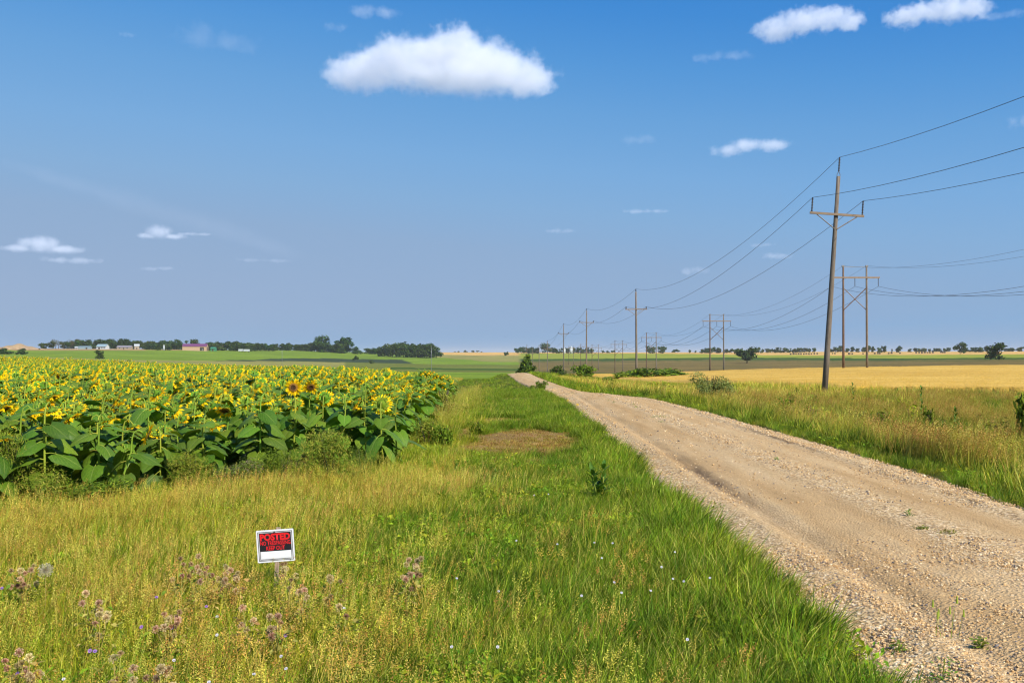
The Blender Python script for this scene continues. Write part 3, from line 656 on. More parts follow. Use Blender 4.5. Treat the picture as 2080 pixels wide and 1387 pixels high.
# ------------------------------------------------------------------ sunflowers
def leaf_material(name, base, vein, rough=.48):
    m, nt, b = new_mat(name)
    at = N(nt, 'ShaderNodeAttribute', attribute_name='Col'); oi = N(nt, 'ShaderNodeObjectInfo')
    uv = N(nt, 'ShaderNodeUVMap'); sx = N(nt, 'ShaderNodeSeparateXYZ'); nt.links.new(uv.outputs[0], sx.inputs[0])
    ax = N(nt, 'ShaderNodeMath', operation='ABSOLUTE'); nt.links.new(sx.outputs[0], ax.inputs[0])
    # pale midrib and side veins running forward from it
    mid = N(nt, 'ShaderNodeMath', operation='LESS_THAN'); mid.inputs[1].default_value = .035; nt.links.new(ax.outputs[0], mid.inputs[0])
    ma = N(nt, 'ShaderNodeMath', operation='MULTIPLY'); ma.inputs[1].default_value = .55; nt.links.new(ax.outputs[0], ma.inputs[0])
    df = N(nt, 'ShaderNodeMath', operation='SUBTRACT'); nt.links.new(sx.outputs[1], df.inputs[0]); nt.links.new(ma.outputs[0], df.inputs[1])
    mu = N(nt, 'ShaderNodeMath', operation='MULTIPLY'); mu.inputs[1].default_value = 6.5; nt.links.new(df.outputs[0], mu.inputs[0])
    fr = N(nt, 'ShaderNodeMath', operation='FRACT'); nt.links.new(mu.outputs[0], fr.inputs[0])
    lt = N(nt, 'ShaderNodeMath', operation='LESS_THAN'); lt.inputs[1].default_value = .09; nt.links.new(fr.outputs[0], lt.inputs[0])
    lh = N(nt, 'ShaderNodeMath', operation='MULTIPLY'); lh.inputs[1].default_value = .55; nt.links.new(lt.outputs[0], lh.inputs[0])
    vm = N(nt, 'ShaderNodeMath', operation='MAXIMUM'); nt.links.new(mid.outputs[0], vm.inputs[0]); nt.links.new(lh.outputs[0], vm.inputs[1])
    hs = N(nt, 'ShaderNodeHueSaturation'); mr = N(nt, 'ShaderNodeMapRange'); mr.inputs[3].default_value = .75; mr.inputs[4].default_value = 1.25
    nt.links.new(oi.outputs['Random'], mr.inputs[0]); nt.links.new(mr.outputs[0], hs.inputs['Value'])
    wn_ = N(nt, 'ShaderNodeTexWhiteNoise', noise_dimensions='1D'); nt.links.new(oi.outputs['Random'], wn_.inputs['W'])
    mh = N(nt, 'ShaderNodeMapRange'); mh.inputs[3].default_value = .47; mh.inputs[4].default_value = .515
    nt.links.new(wn_.outputs['Value'], mh.inputs[0]); nt.links.new(mh.outputs[0], hs.inputs['Hue'])
    nz = N(nt, 'ShaderNodeTexNoise'); nz.inputs['Scale'].default_value = 14; nz.inputs['Detail'].default_value = 4
    tc = N(nt, 'ShaderNodeTexCoord'); nt.links.new(tc.outputs['Object'], nz.inputs['Vector'])
    nr_ = ramp(nt, [(.35, (.8, .85, .8)), (.65, (1.15, 1.1, 1.0))]); nt.links.new(nz.outputs[0], nr_.inputs[0])
    c = mixc(nt, 'MULTIPLY', 1, at.outputs['Color'], nr_.outputs[0])
    c = mixc(nt, 'MIX', vm.outputs[0], c, vein)
    nt.links.new(c, hs.inputs['Color']); nt.links.new(hs.outputs[0], b.inputs['Base Color'])
    b.inputs['Roughness'].default_value = rough; b.inputs['Specular IOR Level'].default_value = .22
    tr = N(nt, 'ShaderNodeBsdfTranslucent'); mx = N(nt, 'ShaderNodeMixShader'); mx.inputs[0].default_value = .22
    nt.links.new(mixc(nt, 'MULTIPLY', 1.0, hs.outputs[0], (1.6, 1.5, .4)), tr.inputs[0])
    nt.links.new(b.outputs[0], mx.inputs[1]); nt.links.new(tr.outputs[0], mx.inputs[2]); nt.links.new(mx.outputs[0], nt.nodes['Material Output'].inputs[0])
    bp = N(nt, 'ShaderNodeBump'); bp.inputs['Strength'].default_value = .5; bp.inputs['Distance'].default_value = .01; bp.invert = True
    nt.links.new(vm.outputs[0], bp.inputs['Height']); nt.links.new(bp.outputs[0], b.inputs['Normal'])
    return m
m_leaf = leaf_material('sunflower leaf', None, (.20, .28, .05))
m_stem = plant_mat('sunflower stem', var=.12, transl=.08, rough=.5)
m_petal = plant_mat('sunflower petal', var=.1, transl=.30, rough=.6, tcol=(1.1, .9, .2), huevar=.008)
m_bract = plant_mat('sunflower bract', var=.15, transl=.15)
m_disc = simple_mat('sunflower disc', (.09, .045, .018), .85, 60, .5, .6)
m_ring = simple_mat('sunflower florets', (.36, .17, .03), .85, 90, .5, .5)

def leaf_mesh(seed, small=False):
    r = random.Random(seed); m = MB(); pet = .42
    L = 1.0; W = r.uniform(.40, .48); fold = r.uniform(.05, .28); droop = r.uniform(.15, .55); tw = r.uniform(-.25, .25)
    # petiole rises from the stem at the origin; blade hangs from its end
    pts = [(0, 0, 0), (0, pet * .5, .10), (0, pet, .12)]
    m.tube(pts, [.022, .016, .013], 4, (.36, .42, .11), 1, cap=False)
    rows = 8; cols = (-1, -.6, -.25, 0, .25, .6, 1)
    vs = []; uv = []
    for i in range(rows + 1):
        t = i / rows
        w = W * (math.sin(math.pi * min(1, (t * .93 + .07)) ** .62)) ** .85 if t < 1 else .0
        for s in cols:
            x = s * w; y = L * t - (1 - t) ** 3 * .24 * abs(s) ** 1.2 + .015 * math.sin(s * 9 + i * 2.1)
            z = fold * abs(x) - droop * (t ** 1.7) * .8 - .22 * (abs(s) ** 3) * w + .035 * math.sin(s * 7 + t * 9 + seed) * abs(s) + tw * x * t
            vs.append((x, pet + y, .12 + z)); uv.append((s, .05 + t * .9))
    fs = []; n = len(cols)
    for i in range(rows):
        for k in range(n - 1): fs.append((i * n + k, i * n + k + 1, (i + 1) * n + k + 1, (i + 1) * n + k))
    c = jit(r, r.choice([(.085, .175, .014), (.068, .145, .013), (.115, .215, .016)]), .12)
    m.add(vs, fs, c, uv, 0)
    return m
LEAF_MB = [leaf_mesh(200 + i) for i in range(7)]
LEAVES = [l.mesh('leaf', [m_leaf, m_stem], True) for l in LEAF_MB]

def head_parts(seed, wilt=0.):
    """the flower head in its own frame: faces +Z, back of the head at -Z"""
    r = random.Random(seed); Rd = .088
    back = MB(); n = 14; vs = []; fs = []
    prof = [(.018, -.075), (.034, -.06), (.06, -.042), (.084, -.018), (Rd, .006)]
    for rr_, z in prof:
        for k in range(n): a = 2 * math.pi * k / n; vs.append((rr_ * math.cos(a), rr_ * math.sin(a), z))
    for i in range(len(prof) - 1):
        for k in range(n): fs.append((i * n + k, i * n + (k + 1) % n, (i + 1) * n + (k + 1) % n, (i + 1) * n + k))
    back.add(vs, fs, (.15, .24, .03))
    br = MB()
    for lay in range(2):
        for k in range(13):
            a = 2 * math.pi * (k + .5 * lay) / 13 + r.uniform(-.1, .1); q = .078 + .014 * lay; z = -.045 + .02 * lay
            d = Vector((math.cos(a), math.sin(a), 0)); t = Vector((-d.y, d.x, 0)); up = Vector((0, 0, 1))
            p0 = d * q + up * z; ln = r.uniform(.035, .062); k2 = r.uniform(-.5, .2)
            br.add([p0 - t * .017, p0 + t * .017, p0 + d * ln * .55 + t * .015 + up * k2 * .02, p0 + d * ln + up * k2 * .05, p0 + d * ln * .55 - t * .015 + up * k2 * .02],
                   [(0, 1, 2, 4), (4, 2, 3)], jit(r, (.19, .32, .055), .2))
    disc = MB(); vs = [(0, 0, .012)]; fs = []; n = 16
    for i, (rr_, z) in enumerate(((.03, .010), (.055, .022), (Rd, .012))):
        for k in range(n): a = 2 * math.pi * k / n; vs.append((rr_ * math.cos(a), rr_ * math.sin(a), z))
    for k in range(n): fs.append((0, 1 + k, 1 + (k + 1) % n))
    mi = [0] * n
    for i in range(2):
        for k in range(n): fs.append((1 + i * n + k, 1 + (i + 1) * n + k, 1 + (i + 1) * n + (k + 1) % n, 1 + i * n + (k + 1) % n)); mi.append(1 if i == 1 else 0)
    disc.add(vs, fs); disc.mi = mi
    pe = MB(); np_ = 40
    for k in range(np_):
        if r.random() < wilt * .35: continue
        a = 2 * math.pi * k / np_ + r.uniform(-.09, .09); d = Vector((math.cos(a), math.sin(a), 0)); t = Vector((-d.y, d.x, 0)); up = Vector((0, 0, 1))
        ln = r.uniform(.085, .12) * (1 - .15 * wilt); el = r.uniform(-.35, .35) + wilt * r.uniform(.2, .9); cu = r.uniform(-.5, .6) + wilt * r.uniform(0, .8); w = r.uniform(.014, .020)
        p = d * (Rd - .004) + up * (.004 if k % 2 else -.006); pts = []
        for i in range(4):
            pts.append(p.copy()); e_ = el + cu * i / 3; p = p + (d * math.cos(e_) + up * math.sin(e_)) * ln / 3
        tw = r.uniform(-.4, .4); tt = (t * math.cos(tw) + up * math.sin(tw))
        ws = (.5, 1, .85, .06)
        vs = []
        for q_, w_ in zip(pts, ws): vs += [q_ - tt * w * w_, q_ + tt * w * w_]
        c1 = jit(r, (.95, .58, .010), .1); c2 = jit(r, (1.0, .70, .015), .08)
        pe.add(vs, [(0, 1, 3, 2), (2, 3, 5, 4), (4, 5, 7, 6)], [c1, c1, c1, c1, c2, c2, c2, c2])
    return back, br, disc, pe
HEADS = []
for i in range(6):
    bk, br, di, pe = head_parts(300 + i, (0, .25, .5, .8, .1, .6)[i])
    HEADS.append(((bk, m_stem, 'flower_head'), (br, m_bract, 'bracts'), (di, [m_disc, m_ring], 'disc'), (pe, m_petal, 'petals')))
HEADM = [[(mb_.mesh(nm, mt, nm in ('flower_head', 'disc')), nm) for mb_, mt, nm in hd] for hd in HEADS]

def plant_plan(seed, h, az=0., pitch=.6, nleaf=11, hook=.16, head_kind=None, size=1.0, low=.12):
    """stem points, leaf matrices and the head matrix of one sunflower whose head looks along azimuth az"""
    r = random.Random(seed); lx, ly = r.gauss(0, .05), r.gauss(0, .05)
    d = Vector((math.cos(az), math.sin(az), 0))
    P_ = [Vector((0, 0, -.05)), Vector((lx * .3, ly * .3, h * .35)), Vector((lx, ly, h * .7)), Vector((lx, ly, h * .88)) + d * .01,
          Vector((lx, ly, h * .97)) + d * hook * .25, Vector((lx, ly, h)) + d * hook * .6, Vector((lx, ly, h - .02 - .05 * pitch)) + d * hook]
    nrm = Vector((d.x * math.cos(pitch), d.y * math.cos(pitch), -math.sin(pitch)))
    side = Vector((-d.y, d.x, 0)); up = nrm.cross(side) * -1
    hp = P_[-1] + nrm * .062 * size
    M = Matrix.Translation(hp) @ Matrix((side, up, nrm)).transposed().to_4x4() @ Matrix.Rotation(r.uniform(0, 6), 4, 'Z') @ Matrix.Scale(size, 4)
    lv = []
    for k in range(nleaf):
        t = low + (.90 - low) * (k / (nleaf - 1)) ** .9; z = h * t; a = k * 2.4 + r.uniform(-.4, .4) + seed
        base = Vector((lx * t, ly * t, z))
        sz = (.20 + .15 * math.sin(math.pi * min(1, t * 1.05)) ** .8) * r.uniform(.85, 1.15) * (.9 if t > .86 else 1)
        tilt = r.uniform(-.75, -.15) + (.35 if t > .8 else 0)
        lv.append((r.randrange(len(LEAVES)), Matrix.Translation(base) @ Matrix.Rotation(a, 4, 'Z') @ Matrix.Rotation(tilt, 4, 'X') @ Matrix.Rotation(r.gauss(0, .3), 4, 'Y') @ Matrix.Scale(sz, 4)))
    return P_, lv, M, (head_kind if head_kind is not None else r.randrange(len(HEADS)))
STEM_R = [.016, .015, .013, .011, .010, .010, .013]
def stem_mesh(P_):
    m = MB(); m.tube(P_, STEM_R, 6, [(.24, .34, .07)] * (6 * len(P_)), cap=False)
    return m.mesh('stem', m_stem, True)
def build_sunflower(plan, loc, rz, label, group=None, smesh=None):
    P_, lv, M, hk = plan
    root = empty('sunflower', loc, rz, label, 'sunflower', group)
    obj('stem', smesh or stem_mesh(P_), root)
    for li, lm in lv: obj('leaf', LEAVES[li], root, mw=lm)
    head = obj('flower_head', HEADM[hk][0][0], root, mw=M)
    for me_, nm in HEADM[hk][1:]: obj(nm, me_, head)
    return root
def copy_tree(o, parent=None):
    c = o.copy(); COL.objects.link(c); c.parent = parent
    for ch in list(o.children): copy_tree(ch, c)
    return c

GRP = 'sunflowers of the flowering field'
def seat(px, y, h):            # ground point that shows at column px of the photograph when it stands y metres away
    x = (px - 1040) * y / F; return (x, y, h1(x, y))
SPECIAL = [  # px, distance, height, azimuth of head (deg), pitch, head kind, size, label
 (600, 20.0, 1.36, -95, .12, 4, 1.0, 'sunflower whose open round bloom faces the camera, yellow ring round a brown disc'),
 (632, 20.6, 1.40, -70, .62, 1, .95, 'sunflower with a big dark brown disc bowed towards the camera beside the open bloom'),
 (455, 16.6, 1.18, -90, .95, 3, .95, 'sunflower in the front rows with its brown disc hanging face down, few petals'),
 (648, 18.3, 1.22, 88, .25, 2, .95, 'sunflower seen from behind, green back of the head ringed by petals, below the open bloom'),
 (778, 16.9, 1.18, 92, .25, 1, 1.05, 'sunflower at the right front corner seen from behind with a full ring of drooping petals'),
 (806, 17.6, 1.22, 20, .3, 0, .9, 'sunflower at the right front corner with its petals seen edge on like a crescent'),
 (243, 13.3, .98, 15, .45, 0, .95, 'short lone sunflower in front of the field, bent neck with yellow petals to the right'),
 (118, 13.9, 1.20, 10, .9, 5, .9, 'front row sunflower with a hooked pale stem above one very large heart shaped leaf'),
 (60, 14.2, 1.22, 20, .9, 3, .8, 'front row sunflower at the far left with a hooked pale green neck'),
 (178, 14.2, 1.12, 30, .8, 1, .85, 'front row sunflower bent over large overlapping leaves left of the lone short one'),
 (342, 15.9, 1.17, 60, .7, 3, .9, 'front row sunflower with two broad drooping leaves right of the lone short one'),
]
taken = []
for k, (px, y, h, az, pit, hk, sz, lab) in enumerate(SPECIAL):
    x, y, z = seat(px, y, 0); taken.append((x, y))
    build_sunflower(plant_plan(900 + k, h, R(az), pit, 10 if h > 1 else 8, .15, hk, sz, .3 if h < 1 else .2), (x, y, z), 0, lab)
PLANS = []; PLAN_AZ = []
for k in range(14):
    r = random.Random(500 + k); PLAN_AZ.append(R(90 + r.gauss(-12, 42)))
    PLANS.append(plant_plan(700 + k, r.uniform(1.0, 1.42), PLAN_AZ[-1], r.uniform(.5, 1.5), r.choice((12, 13, 14)), r.uniform(.10, .2), None, r.uniform(.56, .88)))
# planting grid, rows running away from the camera
sx_, sy_ = [], []
for row in range(0, 170):
    xr = -1.95 - row * .52
    yy = np.arange(12.5, 132, .46); yy = yy + rng.normal(0, .07, len(yy)); xx = xr + rng.normal(0, .07, len(yy))
    k = in_sunflowers(xx, yy + (vnoise(xx, yy, .6, 97) - .6) * 1.1) & (np.abs(xx) < .56 * yy + 1.5) & (rng.random(len(xx)) > .10)
    sx_.append(xx[k]); sy_.append(yy[k])
gx = np.concatenate(sx_); gy = np.concatenate(sy_)
for tx, ty in taken:
    k = (np.hypot(gx - tx, gy - ty) > .33); gx, gy = gx[k], gy[k]
# keep the view of the two open blooms and the front ones clear
for px, y, wd in ((600, 20.0, 30), (632, 20.6, 26), (455, 16.6, 30), (648, 18.3, 20), (778, 16.9, 20)):
    pxs = 1040 + F * gx / gy; k = ~((np.abs(pxs - px) < wd) & (gy < y + .15) & (gy > y - 3.2)); gx, gy = gx[k], gy[k]
inview = np.abs(gx) < .515 * gy + .3
depth = gy - field_front(gx); dedge = np.maximum(0, field_edge(gy) - gx)
score = gy + 4.0 * np.minimum(depth, 4) * (dedge > 1.2); score = np.where(inview, score, 1e9)
order = np.argsort(score); near_i = order[:300 - len(SPECIAL)]; rest_i = order[300 - len(SPECIAL):]
ORD_ = 'first second third fourth fifth sixth seventh eighth ninth tenth eleventh twelfth thirteenth fourteenth fifteenth sixteenth seventeenth eighteenth nineteenth'.split()
ORD = ['front'] + ORD_[1:] + ['twentieth'] + ['twenty ' + o_ for o_ in ORD_[:9]] + ['thirtieth'] + ['thirty ' + o_ for o_ in ORD_[:9]] + ['fortieth'] + ['forty ' + o_ for o_ in ORD_[:9]]
ORDT = ORD_ + ['twentieth'] + ['twenty ' + o_ for o_ in ORD_[:9]] + ['thirtieth'] + ['thirty ' + o_ for o_ in ORD_[:9]]
MARK = [(70, 'dirt mound'), (130, 'left end trees'), (185, 'pale blue shed'), (235, 'white farmhouse'), (300, 'grey roofed house'), (350, 'slim silo'), (430, 'purple roofed barn'), (475, 'green shed'), (520, 'white trailers'),
        (600, 'pale thin post'), (665, 'tall ridge tree'), (720, 'pointed ridge tree'), (780, 'low ridge trees'), (815, 'left end of the grove'), (850, 'middle of the grove'), (885, 'right end of the grove'), (5000, 'golden ridge')]
def where_words(x, y, facing):
    px = 1040 + F * x / y; d = max(0, int((y - field_front(x)) / .46))
    mk = next(m_ for q_, m_ in MARK if px < q_)
    f_ = 'head turned right' if facing < R(66) else 'head turned left' if facing > R(106) else 'seen from behind'
    row = (ORD[d] + ' row') if d < len(ORD) else 'deep row'
    return f'{row} sunflower below the {mk}, {f_}'
protos = {}
for n_, i in enumerate(near_i):
    k = int(rng.integers(0, len(PLANS))); x, y = float(gx[i]), float(gy[i]); turn = float(rng.normal(0, .3))
    lab = where_words(x, y, PLAN_AZ[k] + turn)
    if k not in protos:
        o = build_sunflower(PLANS[k], (x, y, h1(x, y)), 0, lab, GRP); protos[k] = o
    else:
        o = copy_tree(protos[k]); o['label'] = lab; o.location = (x, y, h1(x, y))
    o.rotation_euler = (0, 0, turn); s = float(rng.uniform(.93, 1.07)); o.scale = (s, s, s * float(rng.uniform(.86, 1.08)))
# everything farther back: whole plants as instances
def merged_plant(plan, lod=0):
    P_, lv, M, hk = plan; m = MB(); mats = [m_leaf, m_stem, m_petal, m_bract, m_disc, m_ring]
    m.tube(P_, STEM_R, 5, (.24, .34, .07), 1, cap=False)
    def app(src, mat, remap):
        b_ = len(m.v); m.v.extend([tuple(mat @ Vector(v)) for v in src.v]); m.c.extend(src.c); m.uv.extend(src.uv)
        for f, mi in zip(src.f, src.mi): m.f.append(tuple(q + b_ for q in f)); m.mi.append(remap[mi])
    for li, lm in lv[(3 if lod else 0):]: app(LEAF_MB[li], lm, {0: 0, 1: 1})
    for (src, mt, nm), rm_ in zip(HEADS[hk], ({0: 1}, {0: 3}, {0: 4, 1: 5}, {0: 2})): app(src, M, rm_)
    me_ = m.mesh('plant', mats, True); return me_
far_plans = [merged_plant(plant_plan(800 + k, random.Random(k).uniform(1.05, 1.46), R(90 + random.Random(k + 50).gauss(-12, 45)), random.Random(k + 9).uniform(.35, 1.3), 11, .15, None, random.Random(k + 77).uniform(.66, .94)), 1) for k in range(10)]
x, y = gx[rest_i], gy[rest_i]; n = len(x)
s = rng.uniform(.92, 1.1, n) * (1 + .05 * (vnoise(x, y, 4, 95) - .5))
scatter('sunflower_field', np.c_[x, y, hz(x, y)], np.c_[rng.normal(0, .05, n), rng.normal(0, .05, n), rng.normal(0, .3, n)], np.c_[s, s, s * rng.uniform(.88, 1.08, n)], rng.integers(0, len(far_plans), n), far_plans,
        label='mass of yellow flowering sunflowers stretching back across the field', cat='sunflowers')
# ------------------------------------------------------------------ power lines
m_wood = simple_mat('weathered pole wood', (.185, .15, .115), .9, 3, .35, .4, stretch=(6, 6, .35), dark=(.10, .075, .055))
m_wood2 = simple_mat('brown treated wood', (.15, .095, .065), .9, 3, .35, .4, stretch=(6, 6, .35), dark=(.08, .05, .035))
m_arm = simple_mat('crossarm timber', (.27, .20, .14), .85, 4, .3, .3, stretch=(.5, 6, 6))
m_steel = simple_mat('galvanised steel', (.30, .31, .32), .5, 8, .15, 0, .7)
m_insul = simple_mat('insulator', (.045, .045, .055), .35, 10, .15, spec=.5)
m_wire = simple_mat('conductor', (.06, .08, .10), .5, 10, .15)
def cyl_part(name, p0, p1, r0, r1, mat, parent, n=10, smooth=True, mid=None):
    m = MB(); p0 = Vector(p0); p1 = Vector(p1); k = mid or 4
    m.tube([p0.lerp(p1, i / k) for i in range(k + 1)], [r0 + (r1 - r0) * i / k for i in range(k + 1)], n)
    return obj(name, m.mesh(name, mat, smooth), parent)
def insulator_mesh(L, r, skirts):
    m = MB(); pts = [(0, 0, 0)]; rad = [r * .6]
    for i in range(skirts):
        z0 = L * (i + .2) / skirts; z1 = L * (i + .75) / skirts
        pts += [(0, 0, z0), (0, 0, z0 + .01), (0, 0, z1)]; rad += [r * .6, r * 1.25, r * .6]
    pts.append((0, 0, L)); rad.append(r * .7); m.tube(pts, rad, 8); return m.mesh('insulator', m_insul, True)
INS_LONG = insulator_mesh(.95, .065, 9); INS_SHORT = insulator_mesh(.38, .11, 3); INS_HANG = insulator_mesh(1.4, .075, 10)
def single_pole(x, y, topz, lean, label, tall=False):
    z0 = h1(x, y); Lp = topz - z0
    root = empty('utility_pole', (x, y, z0), 0, label, 'utility pole', 'single wooden poles along the right of the road')
    root.rotation_euler = (0, lean, 0)
    far = y > 220; k = 1.0
    cyl_part('pole', (0, 0, -.5), (0, 0, Lp), .21 * k, .125 * k, m_wood, root, 12)
    za = Lp - (2.6 if tall else 2.95); hw = 1.82
    m = MB(); m.box((0, -.20, za), (2 * hw, .12, .15)); obj('crossarm', m.mesh('crossarm', m_arm), root)
    for s in (-1, 1):
        m = MB(); m.tube([(s * 1.35, -.20, za - .08), (s * .08, -.16, za - .98)], .032, 4); obj('brace', m.mesh('brace', m_arm), root)
    ins = INS_LONG if tall else INS_SHORT; Li = .95 if tall else .38
    pts = []
    for s in (-1, 1):
        obj('insulator', ins, root, (s * (hw - .12), -.20, za + .08)); pts.append(Vector((s * (hw - .12), -.20, za + .08 + Li)))
    zt = Lp + (.35 if tall else .12)
    m = MB()
    for s in (-1, 1): m.tube([(s * .12, 0, Lp - .25), (s * .10, 0, Lp + .15), (0, 0, zt)], .022, 4)
    obj('insulator_bracket', m.mesh('insulator_bracket', m_steel), root)
    obj('insulator', ins, root, (0, 0, zt)); pts.append(Vector((0, 0, zt + Li)))
    M = Matrix.Translation((x, y, z0)) @ Matrix.Rotation(lean, 4, 'Y')
    return [M @ p for p in (pts[0], pts[2], pts[1])]       # left, top, right
def at(px, y): return (px - 1040) * y / F
def top_z(ypx, y): return EYE + (718 - ypx) * y / F
AT = []
AT.append([Vector((20.6, -30, 12.2)), Vector((22.4, -30, 15.0)), Vector((24.2, -30, 12.2))])
POLES = [(1674, 67, 357, R(3.9), True, 'tall leaning weathered wooden pole nearest the camera, standing at the edge of the wheat'),
         (1293, 168, 593, R(-.4), False, 'second wooden pole with crossarm, standing before the round green shrub by the wheat'),
         (1191, 247, 631, R(.3), False, 'third wooden pole along the road, a low green bush at its foot'),
         (1145, 336, 660, 0, False, 'fourth wooden pole along the road, a thin white bracket under its crossarm'),
         (1112, 425, 694, 0, False, 'fifth wooden pole along the road, in front of the far round tree'),
         (1095, 515, 702, 0, False, 'sixth wooden pole along the road, small and distant'),
         (1082, 600, 707, 0, False, 'seventh wooden pole along the road, very small and distant'),
         (1070, 680, 701, 0, False, 'farthest wooden pole of the road line, above the cone shaped bush')]
for px, y, ty, lean, tall, lab in POLES: AT.append(single_pole(at(px, y), y, top_z(ty, y), lean, lab, tall))
# the row of H frames out in the field
def h_frame(px, y, ty, label):
    x = at(px, y); z0 = h1(x, y); Lp = top_z(ty, y) - z0; hs_ = 2.15
    root = empty('h_frame_pole', (x, y, z0), 0, label, 'power pylon', 'wooden H frame pylons out in the fields')
    for s, mt in ((-1, m_wood2), (1, m_wood)): cyl_part('pole', (s * hs_, 0, -.5), (s * hs_ * .985, 0, Lp), .23, .15, mt, root, 10)
    za = Lp - 2.05
    m = MB(); m.box((0, -.22, za), (8.9, .14, .24)); m.box((0, .22, za), (8.9, .14, .24)); obj('crossarm', m.mesh('crossarm', m_arm), root)
    m = MB(); m.tube([(-hs_, -.26, za - 5.9), (hs_, -.26, za - 1.75)], .085, 4); obj('brace', m.mesh('brace', m_wood2), root)
    m = MB(); m.tube([(-hs_, .26, za - 1.75), (hs_, .26, za - 5.9)], .07, 4); obj('brace', m.mesh('brace', m_arm), root)
    m = MB(); m.box((0, 0, Lp - .12), (2 * hs_ + .5, .07, .07)); obj('ground_wire_bar', m.mesh('ground_wire_bar', m_steel), root)
    for s in (-1, 1): m = MB(); m.box((s * hs_, 0, Lp + .04), (.42, .34, .3)); obj('pole_cap', m.mesh('pole_cap', m_steel), root)
    out = []
    for s in (-1, 0, 1):
        i_ = obj('insulator', INS_HANG, root, (s * 4.25, 0, za - 1.55)); out.append(Vector((x + s * 4.25, y, z0 + za - 1.6)))
    return out + [Vector((x - hs_, y, z0 + Lp + .1)), Vector((x + hs_, y, z0 + Lp + .1))]
HF = [(1737, 181, 541, 'nearest H frame pylon of two brown poles with crossed braces, right of the leaning pole'),
      (1456, 310, 639, 'second H frame pylon with crossed braces standing at the far edge of the wheat'),
      (1323, 435, 676, 'third H frame pylon in front of the pair of round far trees'),
      (1257, 543, 692, 'fourth H frame pylon left of the round green roadside shrub'),
      (1209, 669, 700, 'fifth H frame pylon just right of the third road pole'),
      (1185, 795, 699, 'sixth H frame pylon partly hidden behind the third road pole'),
      (1160, 930, 703, 'farthest H frame pylon beside the white grain bins')]
AH = [[Vector((60 + s * 4.25 if k < 3 else 60 + s * 2.15, 56, 13.6 if k < 3 else 17.4)) for k, s in enumerate((-1, 0, 1, -1, 1))]]
for a_ in HF: AH.append(h_frame(*a_))
def wire(pts, sag, rad, name, label, group):
    path = []
    for i, (a_, b_) in enumerate(zip(pts[:-1], pts[1:])):
        s = sag[min(i, len(sag) - 1)]
        for k in range(24 if i < 3 else 12):
            t = k / (24 if i < 3 else 12); p = a_.lerp(b_, t); p.z -= 4 * s * t * (1 - t); path.append(p)
    path.append(pts[-1]); m = MB()
    m.tube(path, [rad * (1 if p.y < 90 else 1 + (p.y - 90) / 420) for p in path], 5, cap=False)
    tag(obj(name, m.mesh(name, m_wire, True)), label, 'wire', group)
for k, lab in enumerate(('left wire of the roadside line, on the left tip of the nearest crossarm', 'highest wire of the roadside line, tied above the top of the leaning pole', 'right wire of the roadside line, on the right tip of the nearest crossarm')):
    wire([a_[k] for a_ in AT], [2.75, 2.8, 1.6, 1.8, 1.5], .015, 'power_line_wire', lab, 'wires of the roadside power line')
for k, lab in enumerate(('left conductor hanging under the H frame crossarms', 'middle conductor hanging under the H frame crossarms', 'right conductor hanging under the H frame crossarms',
                         'thin left ground wire along the tops of the H frames', 'thin right ground wire along the tops of the H frames')):
    wire([a_[k] for a_ in AH], [4.5 if k < 3 else 3.7, 4.0 if k < 3 else 3.4, 3.6, 3], .021 if k < 3 else .014, 'power_line_wire', lab, 'wires of the H frame line')

# ------------------------------------------------------------------ trees and shrubs
m_far = plant_mat('far foliage', var=.22, transl=.12, huevar=.03)
m_shrub = plant_mat('shrub foliage', var=.08, transl=.2, huevar=.01)
m_bark = simple_mat('bark', (.11, .085, .065), .95, 3, .3, .3)
m_twig = simple_mat('green twig', (.16, .17, .06), .9, 6, .3)
def crown_mesh(seed, n, blobs, size, cols, flat=.5):
    """many leaf sprays spread over and through a few uneven lobes; unit: crown is about 1 high"""
    r = random.Random(seed); m = MB(); W_ = [b_[3] * b_[4] for b_ in blobs]
    for _ in range(n):
        cx, cy, cz, rx, rz = r.choices(blobs, W_)[0]
        v = Vector((r.gauss(0, 1), r.gauss(0, 1), r.gauss(0, 1))).normalized() * (r.random() ** .33) * r.uniform(.75, 1.08)
        c = Vector((cx + v.x * rx, cy + v.y * rx, cz + v.z * rz))
        if c.z < .03: continue
        nrm = (v + Vector((r.gauss(0, .6), r.gauss(0, .6), r.gauss(0, .6)))).normalized(); d = nrm.orthogonal().normalized(); d = Matrix.Rotation(r.uniform(0, 6.28), 3, nrm) @ d; t = nrm.cross(d)
        s = size * r.uniform(.6, 1.4)
        m.add([c - d * s, c + t * s * flat, c + d * s * .9, c - t * s * flat * .8], [(0, 1, 2, 3)], jit(r, r.choice(cols), .25))
    return m
def lobes(seed, n, w, h0, h1_):
    r = random.Random(seed); return [(r.uniform(-w, w) * .62, r.uniform(-w, w) * .62, r.uniform(h0 + .12, h1_ - .14), r.uniform(.22, .34) * w * 1.7, r.uniform(.16, .26)) for _ in range(n)]
T_cols = [(.045, .085, .03), (.035, .065, .025), (.065, .11, .035), (.028, .05, .022)]
CROWN = []
for k in range(9):
    w = (.42, .55, .38, .6, .5, .34, .65, .45, .5)[k]
    CROWN.append(crown_mesh(400 + k, 900, lobes(410 + k, 10, w, .04, 1.0), .075, T_cols).mesh('crown', m_far))
BUSHY = [crown_mesh(430 + k, 800, lobes(440 + k, 10, .6, -.1, 1.0), .085, T_cols).mesh('crown', m_far) for k in range(3)]
GREYC = [crown_mesh(450 + k, 260, lobes(455 + k, 7, .45, .2, 1.0), .04, [(.12, .11, .085), (.08, .085, .055)]).mesh('crown', m_far) for k in range(2)]
